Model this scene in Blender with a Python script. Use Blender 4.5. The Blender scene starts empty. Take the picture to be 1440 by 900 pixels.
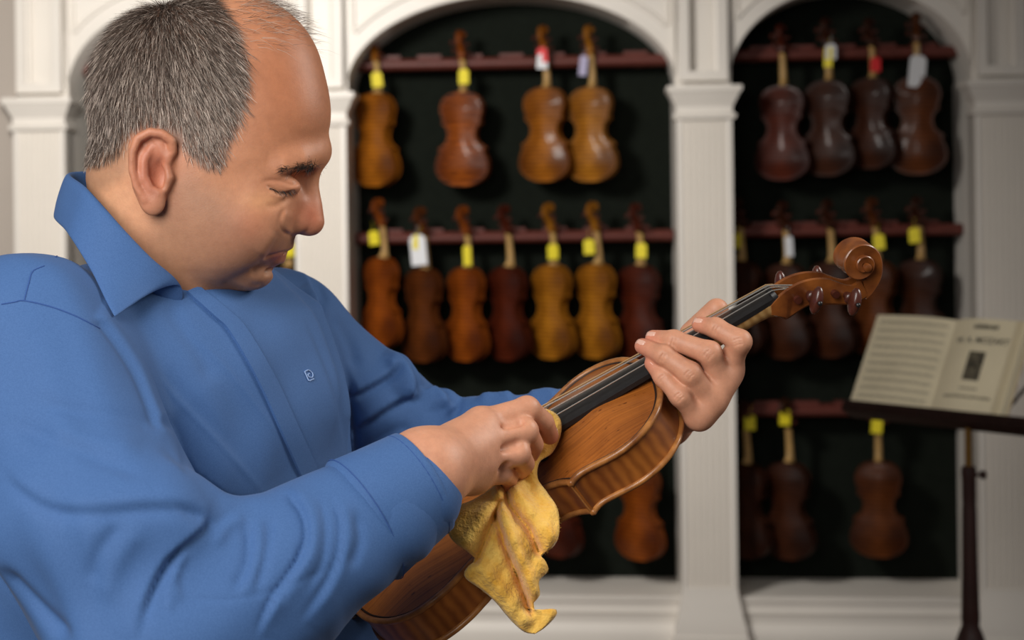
import bpy, bmesh, math, random
import numpy as np
from mathutils import Vector, Matrix
from mathutils.bvhtree import BVHTree

# ------------------------------------------------------------------ camera, world, lights, exposure
sc = bpy.context.scene
col = sc.collection
random.seed(7)
rng = np.random.default_rng(7)
FPX, PU, PV = 2400.0, 600.0, 300.0          # focal length and principal point in 1440x900 pixels (a cropped frame)
CAMZ = 1.6
ROLL = math.radians(-0.7)
cam_data = bpy.data.cameras.new('camera')
cam = bpy.data.objects.new('camera', cam_data)
col.objects.link(cam)
cam.location = (0, 0, CAMZ)
cam.rotation_euler = (Matrix.Rotation(math.pi/2, 3, 'X') @ Matrix.Rotation(ROLL, 3, 'Z')).to_euler()
cam_data.sensor_width = 36
cam_data.lens = FPX/1440*36
cam_data.shift_x = (720-PU)/1440
cam_data.shift_y = -(450-PV)/1440
cam_data.clip_start = 0.05
cam_data.dof.use_dof = True
cam_data.dof.focus_distance = 1.50
cam_data.dof.aperture_fstop = 7.0
sc.camera = cam

sc.view_settings.view_transform = 'Standard'
sc.view_settings.look = 'None'
sc.view_settings.gamma = 1
sc.view_settings.use_curve_mapping = False
sc.view_settings.exposure = 0.0

world = bpy.data.worlds.new('world')
sc.world = world
world.use_nodes = True
world.node_tree.nodes['Background'].inputs[0].default_value = (0.95, 0.97, 1.0, 1)
world.node_tree.nodes['Background'].inputs[1].default_value = 0.11

def area(name, loc, target, size, power, color=(1, 1, 1), size_y=None):
    d = bpy.data.lights.new(name, 'AREA')
    d.energy = power; d.color = color; d.size = size
    if size_y:
        d.shape = 'RECTANGLE'; d.size_y = size_y
    o = bpy.data.objects.new(name, d)
    col.objects.link(o)
    o.location = loc
    o.rotation_euler = (Vector(target)-Vector(loc)).to_track_quat('-Z', 'Y').to_euler()
    return o

area('key_light', (-0.75, 0.15, 2.25), (-0.1, 1.65, 1.35), 1.0, 37, (1.0, 0.97, 0.93), 1.3)  # soft key light added at upper left; no window stands there
sd = bpy.data.lights.new('cabinet_spot', 'SPOT')  # added spot, its beam shaped so the cabinet dims towards the right
sd.energy = 300; sd.color = (1.0, 0.955, 0.90); sd.spot_size = math.radians(97); sd.spot_blend = 0.75; sd.shadow_soft_size = 0.28
spot = bpy.data.objects.new('cabinet_spot', sd); col.objects.link(spot)
spot.location = (-1.0, 3.6, 2.6)
spot.rotation_euler = (Vector((-0.6, 6.3, 1.4))-spot.location).to_track_quat('-Z', 'Y').to_euler()
area('room_lamp', (1.7, 1.7, 2.5), (0.0, 1.6, 1.4), 0.7, 24, (1.0, 0.95, 0.88))

# ------------------------------------------------------------------ helpers
CM = cam.rotation_euler.to_matrix()
def ray(u, v):
    return CM @ Vector(((u-PU)/FPX, -(v-PV)/FPX, -1.0))
CP = Vector((0, 0, CAMZ))
def P(u, v, Y):
    """world point seen at photo pixel (u, v), Y metres in front of the camera"""
    d = ray(u, v)
    return CP + d*(Y/d.y)
def onplane(u, v, point, normal):
    d = ray(u, v)
    return CP + d*((Vector(point)-CP).dot(normal)/d.dot(normal))
def project(p):
    q = CM.transposed() @ (Vector(p)-CP)
    return PU+FPX*q.x/-q.z, PV-FPX*q.y/-q.z

def lin(c):
    c = c/255.0
    return c/12.92 if c <= 0.04045 else ((c+0.055)/1.055)**2.4
def rgb(r, g, b):
    return (lin(r), lin(g), lin(b), 1.0)

def empty(name, loc=(0, 0, 0), rz=0, parent=None):
    o = bpy.data.objects.new(name, None)
    col.objects.link(o)
    o.location = loc
    o.rotation_euler = (0, 0, rz)
    o.empty_display_size = 0.1
    if parent: o.parent = parent
    return o
def tag(o, label=None, category=None, group=None, kind=None):
    if label: o['label'] = label
    if category: o['category'] = category
    if group: o['group'] = group
    if kind: o['kind'] = kind
    return o
def mesh_obj(name, verts, faces, mat=None, parent=None, smooth=True):
    me = bpy.data.meshes.new(name)
    me.from_pydata([tuple(v) for v in verts], [], [tuple(f) for f in faces])
    me.update()
    if smooth:
        me.polygons.foreach_set('use_smooth', [True]*len(me.polygons))
    if mat: me.materials.append(mat)
    o = bpy.data.objects.new(name, me)
    col.objects.link(o)
    if parent: o.parent = parent
    return o
def np_obj(name, V, Q, mat=None, parent=None):
    """fast mesh object from numpy arrays (faces all quads or all triangles)"""
    V = np.asarray(V, np.float32); Q = np.asarray(Q, np.int32)
    me = bpy.data.meshes.new(name)
    n = Q.shape[1]
    me.vertices.add(len(V)); me.vertices.foreach_set('co', V.ravel())
    me.loops.add(Q.size); me.loops.foreach_set('vertex_index', Q.ravel())
    me.polygons.add(len(Q))
    me.polygons.foreach_set('loop_start', np.arange(0, Q.size, n, dtype=np.int32))
    me.polygons.foreach_set('loop_total', np.full(len(Q), n, np.int32))
    me.polygons.foreach_set('use_smooth', np.ones(len(Q), bool))
    me.update(calc_edges=True); me.validate()
    if mat: me.materials.append(mat)
    o = bpy.data.objects.new(name, me)
    col.objects.link(o)
    if parent: o.parent = parent
    return o

class MB:
    """collects boxes, tubes, lofts into one mesh"""
    def __init__(s): s.v = []; s.f = []
    def add(s, verts, faces):
        n = len(s.v)
        s.v += [tuple(p) for p in verts]
        s.f += [tuple(i+n for i in f) for f in faces]
    def box(s, x0, x1, y0, y1, z0, z1):
        s.add([(x0,y0,z0),(x1,y0,z0),(x1,y1,z0),(x0,y1,z0),(x0,y0,z1),(x1,y0,z1),(x1,y1,z1),(x0,y1,z1)],
              [(0,3,2,1),(4,5,6,7),(0,1,5,4),(1,2,6,5),(2,3,7,6),(3,0,4,7)])
    def loft(s, rings, closed=True, cap=True):
        n = len(s.v); m = len(rings[0])
        for r in rings: s.v += [tuple(p) for p in r]
        for i in range(len(rings)-1):
            for j in range(m if closed else m-1):
                a = n+i*m+j; b = n+i*m+(j+1) % m
                s.f.append((a, b, b+m, a+m))
        if cap and closed:
            s.f.append(tuple(n+j for j in reversed(range(m))))
            s.f.append(tuple(n+(len(rings)-1)*m+j for j in range(m)))
    def tube(s, pts, r, k=8, closed=False, cap=True):
        pts = [Vector(p) for p in pts]
        N = len(pts); rings = []
        rr = r if isinstance(r, (list, tuple)) else [r]*N
        up = None
        for i, p in enumerate(pts):
            if closed: t = pts[(i+1) % N]-pts[i-1]
            else: t = pts[min(i+1, N-1)]-pts[max(i-1, 0)]
            t.normalize()
            if up is None:
                a = Vector((0, 0, 1)) if abs(t.z) < 0.9 else Vector((1, 0, 0))
                up = (a - t*a.dot(t)).normalized()
            else:
                up = (up - t*up.dot(t)).normalized()
            w = t.cross(up)
            rings.append([p+(up*math.cos(2*math.pi*j/k)+w*math.sin(2*math.pi*j/k))*rr[i] for j in range(k)])
        if closed: rings.append(rings[0])
        s.loft(rings, True, cap and not closed)
    def lathe(s, prof, k=20, axis='Z', off=(0, 0, 0)):
        rings = []
        for r, h in prof:
            ring = []
            for j in range(k):
                a = 2*math.pi*j/k; x, y = r*math.cos(a), r*math.sin(a)
                p = {'Z': (x, y, h), 'Y': (y, h, x), 'X': (h, x, y)}[axis]
                ring.append((p[0]+off[0], p[1]+off[1], p[2]+off[2]))
            rings.append(ring)
        s.loft(rings)
    def prism(s, poly, y0, y1):
        """polygon in (x, z) extruded along y"""
        n = len(poly)
        s.add([(x, y0, z) for x, z in poly]+[(x, y1, z) for x, z in poly],
              [tuple(range(n)), tuple(reversed(range(n, 2*n)))]+[(i, i+n, (i+1) % n+n, (i+1) % n) for i in range(n)])
    def build(s, name, mat=None, parent=None, smooth=True, angle=35):
        o = mesh_obj(name, s.v, s.f, mat, parent, False)
        me = o.data
        bm = bmesh.new(); bm.from_mesh(me)
        bmesh.ops.recalc_face_normals(bm, faces=bm.faces)
        if smooth:
            for f in bm.faces: f.smooth = True
            lim = math.radians(angle)
            for e in bm.edges:
                if len(e.link_faces) == 2 and e.calc_face_angle(0) > lim: e.smooth = False
        bm.to_mesh(me); bm.free()
        return o

def crom(pts, n=8, closed=False):
    """Catmull-Rom through points"""
    P_ = [np.array(p, float) for p in pts]; N = len(P_); out = []
    rngi = range(N if closed else N-1)
    for i in rngi:
        p0 = P_[i-1] if (closed or i > 0) else 2*P_[0]-P_[1]
        p1 = P_[i]; p2 = P_[(i+1) % N]
        p3 = P_[(i+2) % N] if (closed or i+2 < N) else 2*P_[-1]-P_[-2]
        for k in range(n):
            t = k/n
            out.append(0.5*((2*p1)+(-p0+p2)*t+(2*p0-5*p1+4*p2-p3)*t*t+(-p0+3*p1-3*p2+p3)*t**3))
    if not closed: out.append(P_[-1])
    return out

# ------------------------------------------------------------------ materials
def nodes(m):
    m.use_nodes = True
    nt = m.node_tree
    return nt, nt.nodes, nt.links, nt.nodes['Principled BSDF']
def mat(name, c, rough=0.5, metal=0.0, var=0.0, scale=8.0, bump=0.0, bscale=60.0, coat=0.0, spec=0.5, stretch=(1, 1, 1), c2=None):
    m = bpy.data.materials.new(name)
    nt, N, L, b = nodes(m)
    b.inputs['Base Color'].default_value = c
    b.inputs['Roughness'].default_value = rough
    b.inputs['Metallic'].default_value = metal
    b.inputs['Specular IOR Level'].default_value = spec
    b.inputs['Coat Weight'].default_value = coat
    b.inputs['Coat Roughness'].default_value = 0.12
    if var or bump:
        tc = N.new('ShaderNodeTexCoord'); mp = N.new('ShaderNodeMapping')
        mp.inputs['Scale'].default_value = stretch
        L.new(tc.outputs['Object'], mp.inputs['Vector'])
    if var:
        nz = N.new('ShaderNodeTexNoise'); nz.inputs['Scale'].default_value = scale; nz.inputs['Detail'].default_value = 5
        L.new(mp.outputs[0], nz.inputs['Vector'])
        rp = N.new('ShaderNodeValToRGB')
        d = c2 or tuple(x*(1-var) for x in c[:3])+(1,)
        e = c if c2 else tuple(min(1, x*(1+var)) for x in c[:3])+(1,)
        rp.color_ramp.elements[0].position = 0.3; rp.color_ramp.elements[1].position = 0.7
        rp.color_ramp.elements[0].color = d; rp.color_ramp.elements[1].color = e
        L.new(nz.outputs['Fac'], rp.inputs['Fac']); L.new(rp.outputs['Color'], b.inputs['Base Color'])
    if bump:
        n2 = N.new('ShaderNodeTexNoise'); n2.inputs['Scale'].default_value = bscale; n2.inputs['Detail'].default_value = 4
        L.new(mp.outputs[0], n2.inputs['Vector'])
        bp = N.new('ShaderNodeBump'); bp.inputs['Strength'].default_value = bump; bp.inputs['Distance'].default_value = 0.002
        L.new(n2.outputs['Fac'], bp.inputs['Height']); L.new(bp.outputs['Normal'], b.inputs['Normal'])
    return m

def flamed(name, ca, cb, rough=0.3, fscale=28.0, coat=0.5, axis='X', wear=0.35, amt=0.75, spec=0.5, edge_shade=None):
    """varnished maple: flame bands across the grain, with patches of wear"""
    m = bpy.data.materials.new(name)
    nt, N, L, b = nodes(m)
    tc = N.new('ShaderNodeTexCoord')
    wv = N.new('ShaderNodeTexWave'); wv.wave_type = 'BANDS'; wv.bands_direction = axis
    wv.inputs['Scale'].default_value = fscale; wv.inputs['Distortion'].default_value = 2.0
    wv.inputs['Detail'].default_value = 3.0; wv.inputs['Detail Scale'].default_value = 2.2
    nz = N.new('ShaderNodeTexNoise'); nz.inputs['Scale'].default_value = 14; nz.inputs['Detail'].default_value = 6
    L.new(tc.outputs['Object'], wv.inputs['Vector']); L.new(tc.outputs['Object'], nz.inputs['Vector'])
    rp = N.new('ShaderNodeValToRGB')
    rp.color_ramp.elements[0].color = ca; rp.color_ramp.elements[1].color = cb
    rp.color_ramp.elements[0].position = 0.15; rp.color_ramp.elements[1].position = 0.85
    mx = N.new('ShaderNodeMix'); mx.data_type = 'FLOAT'
    mx.inputs[0].default_value = 1-amt
    L.new(wv.outputs['Fac'], mx.inputs[2]); L.new(nz.outputs['Fac'], mx.inputs[3])
    L.new(mx.outputs[0], rp.inputs['Fac'])
    n2 = N.new('ShaderNodeTexNoise'); n2.inputs['Scale'].default_value = 7; n2.inputs['Detail'].default_value = 4
    L.new(tc.outputs['Object'], n2.inputs['Vector'])
    r2 = N.new('ShaderNodeValToRGB')
    lo = 1-wear
    r2.color_ramp.elements[0].color = (lo, lo*0.9, lo*0.85, 1); r2.color_ramp.elements[1].color = (1, 1, 1, 1)
    r2.color_ramp.elements[0].position = 0.35; r2.color_ramp.elements[1].position = 0.6
    L.new(n2.outputs['Fac'], r2.inputs['Fac'])
    mm = N.new('ShaderNodeMix'); mm.data_type = 'RGBA'; mm.blend_type = 'MULTIPLY'; mm.inputs[0].default_value = 1
    L.new(rp.outputs['Color'], mm.inputs[6]); L.new(r2.outputs['Color'], mm.inputs[7])
    out = mm.outputs[2]
    if edge_shade:          # grazing falloff painted into the colour: plate darkens from its middle towards the edges
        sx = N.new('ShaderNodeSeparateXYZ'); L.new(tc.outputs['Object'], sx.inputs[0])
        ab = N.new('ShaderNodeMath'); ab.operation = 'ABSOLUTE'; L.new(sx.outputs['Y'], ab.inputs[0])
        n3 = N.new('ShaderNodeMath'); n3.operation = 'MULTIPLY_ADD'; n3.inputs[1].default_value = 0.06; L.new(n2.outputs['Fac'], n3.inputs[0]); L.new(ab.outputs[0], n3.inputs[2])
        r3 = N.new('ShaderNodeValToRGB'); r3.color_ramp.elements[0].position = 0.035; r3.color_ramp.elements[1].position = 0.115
        r3.color_ramp.elements[0].color = (1, 1, 1, 1); r3.color_ramp.elements[1].color = (edge_shade, edge_shade*0.85, edge_shade*0.8, 1)
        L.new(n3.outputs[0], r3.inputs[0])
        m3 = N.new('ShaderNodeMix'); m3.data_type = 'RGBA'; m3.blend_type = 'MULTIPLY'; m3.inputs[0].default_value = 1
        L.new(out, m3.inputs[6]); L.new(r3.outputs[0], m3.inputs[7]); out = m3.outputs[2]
    L.new(out, b.inputs['Base Color'])
    b.inputs['Roughness'].default_value = rough
    b.inputs['Coat Weight'].default_value = coat; b.inputs['Coat Roughness'].default_value = 0.12
    b.inputs['Specular IOR Level'].default_value = spec
    return m
# ------------------------------------------------------------------ room and arched cabinet
M_white = mat('painted_wood', rgb(232, 226, 217), 0.45, var=0.03, scale=3)
M_wall = mat('wall_paint', rgb(178, 168, 158), 0.8, var=0.03, scale=4)
M_floor = mat('floor_wood', rgb(92, 66, 48), 0.4, var=0.25, scale=3, stretch=(1, 12, 1))
M_green = mat('green_felt', rgb(23, 27, 22), 0.95, var=0.15, scale=60, bump=0.3, bscale=400, spec=0.1)
M_rail = mat('mahogany', rgb(92, 44, 36), 0.5, var=0.25, scale=20, stretch=(1, 8, 8), spec=0.3)

YAW = math.radians(-5.0)
CAB0 = Vector((0.35, 6.3, 0.0))
EX = Vector((math.cos(YAW), math.sin(YAW), 0)); EY = Vector((-math.sin(YAW), math.cos(YAW), 0))
def cab(u, v, y=0.0):
    """cabinet-local (x, z) of the point seen at pixel (u, v) on the plane y metres behind the cabinet front"""
    p = onplane(u, v, CAB0+EY*y, EY)-CAB0
    return p.dot(EX), p.z
cabinet = empty('arched_display_cabinet', CAB0, YAW)
tag(cabinet, 'white built-in display cabinet with three arched niches lined in dark green', 'cabinet')
DEP = 0.31
ZTOP = 2.62
ZLEDGE = cab(1050, 838, 0)[1]
pil = []      # (x0, x1, capital top z)
for (u0, u1, vc) in ((18, 90, 140), (413, 486, 132), (951, 1029, 121), (1371, 1449, 112)):
    x0, z = cab(u0, vc, -0.05); x1, _ = cab(u1, vc, -0.05)
    pil.append((x0, x1, z))
ZCAP = sum(p[2] for p in pil)/4
ZSPR = ZCAP+0.01
def fluted(x0, x1, z0, z1, y0, y1, n=7):
    prof = [(x0, y1), (x0, y0)]
    w = (x1-x0); m = w*0.10; fw = (w-2*m)/n
    for i in range(n):
        a = x0+m+i*fw
        prof.append((a+fw*0.12, y0))
        for t in (0.25, 0.5, 0.75):
            prof.append((a+fw*(0.12+0.76*t), y0+0.012*math.sin(math.pi*t)))
        prof.append((a+fw*0.88, y0))
    prof += [(x1, y0), (x1, y1)]
    mb = MB()
    mb.loft([[(x, y, z0) for x, y in prof], [(x, y, z1) for x, y in prof]], True, True)
    return mb
def moulding_block(x0, x1, y0, y1, prof):
    """stack of rectangles: prof = (projection, z)"""
    mb = MB()
    mb.loft([[(x0-p, y0-p, z), (x1+p, y0-p, z), (x1+p, y1, z), (x0-p, y1, z)] for p, z in prof])
    return mb
for (x0, x1, zc) in pil:
    zc = ZCAP
    p = empty('pilaster', ((x0+x1)/2, 0, 0), 0, cabinet)
    hw = (x1-x0)/2
    fluted(-hw, hw, ZLEDGE+0.03, zc-0.12, -0.05, 0.06).build('shaft', M_white, p, angle=20)
    moulding_block(-hw, hw, -0.05, 0.06, [(0.0, zc-0.125), (0.012, zc-0.118), (0.014, zc-0.104), (0.002, zc-0.097), (0.002, zc-0.075),
        (0.010, zc-0.060), (0.022, zc-0.035), (0.028, zc-0.022), (0.034, zc-0.020), (0.034, zc)]).build('capital', M_white, p, angle=25)
    moulding_block(-hw, hw, -0.05, 0.06, [(0.0, ZLEDGE+0.04), (0.004, ZLEDGE+0.0), (0.012, ZLEDGE-0.03), (0.016, ZLEDGE-0.06), (0.028, ZLEDGE-0.10),
        (0.030, ZLEDGE-0.13), (0.036, ZLEDGE-0.135), (0.036, 0.005)]).build('base', M_white, p, angle=25)
    # upper block with a recessed panel
    zb, zt = zc+0.02, ZTOP
    mb = MB(); mb.box(-hw, hw, 0.004, 0.06, zc, zt); mb.build('upper_block', M_white, p)
    fr = MB(); fx = hw-0.012; iw = hw*0.52
    for (a, b_) in ((-fx, -iw), (iw, fx)): fr.box(a, b_, -0.045, 0.01, zb, zt)
    fr.box(-iw, iw, -0.045, 0.01, zb, zb+0.035)
    fr.build('panel_frame', M_white, p)
    fr = MB(); e = 0.013
    fr.tube([(-iw, -0.012, zt), (-iw, -0.012, zb+0.035), (iw, -0.012, zb+0.035), (iw, -0.012, zt)], e, 8)
    fr.build('panel_bead', M_white, p)
# arches
bays = []
for i in range(3):
    x0 = pil[i][1]; x1 = pil[i+1][0]; xc = (x0+x1)/2; a = (x1-x0)/2+0.005
    bays.append((x0, x1))
    hz = 0.345
    NA = 48
    cx0 = (pil[i][0]+pil[i][1])/2; cx1 = (pil[i+1][0]+pil[i+1][1])/2
    arc = [(xc-a*math.cos(math.pi*k/NA), ZSPR+hz*math.sin(math.pi*k/NA)) for k in range(NA+1)]
    top = [(x0-0.02+(x1-x0+0.04)*k/NA, ZTOP) for k in range(NA+1)]
    mb = MB()
    rings = [[(x, DEP, z) for x, z in arc], [(x, 0.004, z) for x, z in arc], [(x, 0.0, z+0.004) for x, z in arc], [(x, 0, z) for x, z in top]]
    mb.loft(rings, False)
    mb.box(x0-0.04, x0+0.002, 0, 0.02, ZSPR, ZTOP); mb.box(x1-0.002, x1+0.04, 0, 0.02, ZSPR, ZTOP)
    mb.build('arch', M_white, cabinet, angle=40)
    for s in (-1, 1):        # triangular spandrel moulding
        pts = [(xc+s*(a+0.05)*math.cos(t), -0.002, ZSPR+0.02+(hz+0.05)*math.sin(t)) for t in np.linspace(0.42, 1.25, 16)]
        xo = xc+s*(a-0.03)
        pts = [p_ for p_ in pts if abs(p_[0]-xc) < a-0.03]
        loop = pts+[(pts[-1][0], -0.002, ZTOP-0.02), (xo, -0.002, ZTOP-0.02), (xo, -0.002, pts[0][2])]
        mb = MB(); mb.tube(loop, 0.010, 6, closed=True); mb.build('spandrel_moulding', M_white, cabinet)
    for xx, s in ((x0, -1), (x1, 1)):
        mb = MB(); mb.box(min(xx, xx+s*0.03), max(xx, xx+s*0.03), 0.0, DEP, ZLEDGE, ZSPR); mb.build('jamb', M_white, cabinet)
    mb = MB(); mb.box(x0-0.04, x1+0.04, DEP, DEP+0.02, ZLEDGE-0.05, ZTOP); mb.build('back_panel', M_green, cabinet)
    mb = MB(); mb.box(x0-0.02, x1+0.02, -0.012, DEP, ZLEDGE-0.02, ZLEDGE); mb.build('ledge', M_white, cabinet)
xa, xb = pil[0][0]-0.02, pil[3][1]+0.02
prof = [(0.03, ZLEDGE-0.02), (-0.004, ZLEDGE-0.02), (-0.004, ZLEDGE-0.05), (-0.012, ZLEDGE-0.06), (-0.006, ZLEDGE-0.075), (-0.006, ZLEDGE-0.10),
        (-0.020, ZLEDGE-0.125), (-0.024, ZLEDGE-0.14), (-0.024, 0.003), (0.03, 0.003)]
mb = MB(); mb.loft([[(x, y, z) for y, z in prof] for x in (xa, xb)]); mb.build('plinth', M_white, cabinet, angle=20)
mb = MB(); mb.loft([[(x, y, z) for y, z in [(0.06, ZTOP), (-0.06, ZTOP), (-0.07, ZTOP+0.05), (-0.12, ZTOP+0.12), (-0.12, ZTOP+0.15), (0.06, ZTOP+0.15)]] for x in (xa-0.05, xb+0.05)])
mb.build('cornice', M_white, cabinet, angle=20)

# room shell
def struct(name, mb, m):
    o = mb.build(name, m, None, smooth=False)
    return tag(o, kind='structure')
mb = MB(); mb.box(-4.5, 5.0, -2.5, 7.6, -0.04, 0.0); struct('floor', mb, M_floor)
mb = MB(); mb.box(-4.5, 5.0, 2.0, 7.6, 3.05, 3.1); struct('ceiling', mb, M_white)
WB = MB()
for x0, x1 in ((-3.6, xa+0.03), (xb-0.03, 3.6)): WB.box(x0, x1, 0.02, 0.12, 0, 3.05)
WB.box(xa, xb, DEP+0.05, DEP+0.12, 0, 3.05); WB.box(xa, xb, 0.02, 0.10, ZTOP+0.15, 3.05)
o = struct('wall_back', WB, M_wall); o.location = CAB0; o.rotation_euler = (0, 0, YAW)

# rails, one or more per bay, with notches
RAILY = 0.17
def rail(bay, v_at, u_at, over=0.0):
    x0, x1 = bays[bay]
    z = cab(u_at, v_at, RAILY)[1]
    mb = MB()
    mb.box(x0+0.004, x1-0.004-over, RAILY+0.012, RAILY+0.05, z-0.022, z+0.022)
    mb.tube([(x0+0.004, RAILY, z), (x1-0.004-over, RAILY, z)], 0.022, 10)
    k = int((x1-x0)/0.17)
    for j in range(k):
        xx = x0+0.06+(x1-x0-0.12)*(j+0.5)/k
        mb.box(xx-0.045, xx+0.045, RAILY-0.008, RAILY+0.04, z+0.020, z+0.034)
    for xx in (x0+0.10, x1-0.14):
        mb.box(xx, xx+0.03, RAILY+0.03, DEP, z-0.018, z+0.018)
    mb.build('hanging_rail', M_rail, cabinet)
    return z
RZ = {(1, 0): rail(1, 88, 720), (1, 1): rail(1, 333, 720), (1, 2): rail(1, 583, 720),
      (2, 0): rail(2, 75, 1200), (2, 1): rail(2, 324, 1200), (2, 2): rail(2, 577, 1150),
      (0, 1): rail(0, 338, 300), (0, 0): rail(0, 95, 300)}
# ------------------------------------------------------------------ violin geometry (local: x tail to scroll, y across, z out of the belly; metres)
def seg(pts, n): return crom(pts, n)
LB = [(0, 0), (0.8, 20), (5, 42), (15, 66), (32, 88), (53, 101), (74, 104), (95, 101), (113, 94), (126, 88.5), (136, 88.5), (143, 94)]
CB = [(143, 94), (147.5, 86), (153, 77), (163, 66), (177, 58), (193, 55), (209, 56.5), (222, 62.5), (231, 71), (236.5, 79)]
UB = [(236.5, 79), (243, 75), (250, 74), (262, 77), (278, 82), (293, 84), (309, 81.5), (325, 74), (339, 61), (349, 43), (354, 25), (356, 12), (356.2, 0)]
def half_outline(n=4):
    o = seg(LB, n)[:-1]+seg(CB, n)[:-1]+seg(UB, n)
    return np.array(o)/1000.0
def full_outline(n=4):
    h = half_outline(n)
    return np.vstack([h, [(x, -w) for x, w in h[::-1][1:-1]]])
def offset_loop(L_, d):
    t = np.roll(L_, -1, 0)-np.roll(L_, 1, 0)
    t /= np.linalg.norm(t, axis=1)[:, None]+1e-9
    nrm = np.stack([-t[:, 1], t[:, 0]], 1)      # outward or inward: test sign
    c = L_.mean(0)
    if np.sum(nrm*(L_-c)) > 0: nrm = -nrm
    return L_+nrm*d
def plate(n, K, hmax, sgn):
    """arched plate mesh data: vertices, faces"""
    h = half_outline(n); F = full_outline(n)
    ts = np.sin(np.linspace(-1, 1, K)*math.pi/2)
    X = np.repeat(h[:, 0][:, None], K, 1); Y = h[:, 1][:, None]*ts[None, :]
    A = F; B = np.roll(F, -1, 0)
    p = np.stack([X.ravel(), Y.ravel()], 1)
    d = np.full(len(p), 9.0)
    for a, b in zip(A, B):
        ab = b-a; t = np.clip(((p-a)@ab)/(ab@ab+1e-12), 0, 1)
        d = np.minimum(d, np.linalg.norm(p-a-t[:, None]*ab, axis=1))
    s = np.clip((d-0.005)/0.068, 0, 1); s = s*s*(3-2*s)
    z = hmax*s**0.85-0.0010*np.exp(-((d-0.006)/0.003)**2)
    V = np.stack([p[:, 0], p[:, 1], 0.001+sgn*z if sgn > 0 else -0.037-z], 1)
    R = len(h); Q = []
    for i in range(R-1):
        for j in range(K-1):
            a = i*K+j; q = (a, a+1, a+K+1, a+K)
            Q.append(q if sgn < 0 else q[::-1])
    return V, Q
def clean_mesh(name, V, Q):
    me = bpy.data.meshes.new(name); me.from_pydata([tuple(v) for v in V], [], Q)
    bm = bmesh.new(); bm.from_mesh(me); bmesh.ops.remove_doubles(bm, verts=bm.verts, dist=1e-5)
    bmesh.ops.recalc_face_normals(bm, faces=bm.faces)
    for f in bm.faces: f.smooth = True
    bm.to_mesh(me); bm.free()
    return me
def mbmesh(mb, name, angle=35):
    o = mb.build(name, None, None, True, angle)
    me = o.data; bpy.data.objects.remove(o)
    return me
def zfb(x): return 0.006+0.114*(0.356-x)
def side_contours():
    # pegbox (x, z): upper and lower contour, nut at x = 0.486
    up = [(478, -8), (489.7, -5.3), (503.6, -5.4), (514.8, -8), (525.5, -13.3), (535, -20.8), (540, -28), (546, -37.4), (552, -43), (560, -43.6)]
    lo = [(474, -17), (480.3, -26), (484, -30.5), (498, -31.3), (507.6, -33), (515.7, -38.7), (527, -47.6), (538.6, -57), (547, -60.5), (558, -62.5)]
    up = [(a/1000, b/1000) for a, b in up]; lo = [(a/1000, b/1000) for a, b in lo]
    return up, lo
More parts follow.
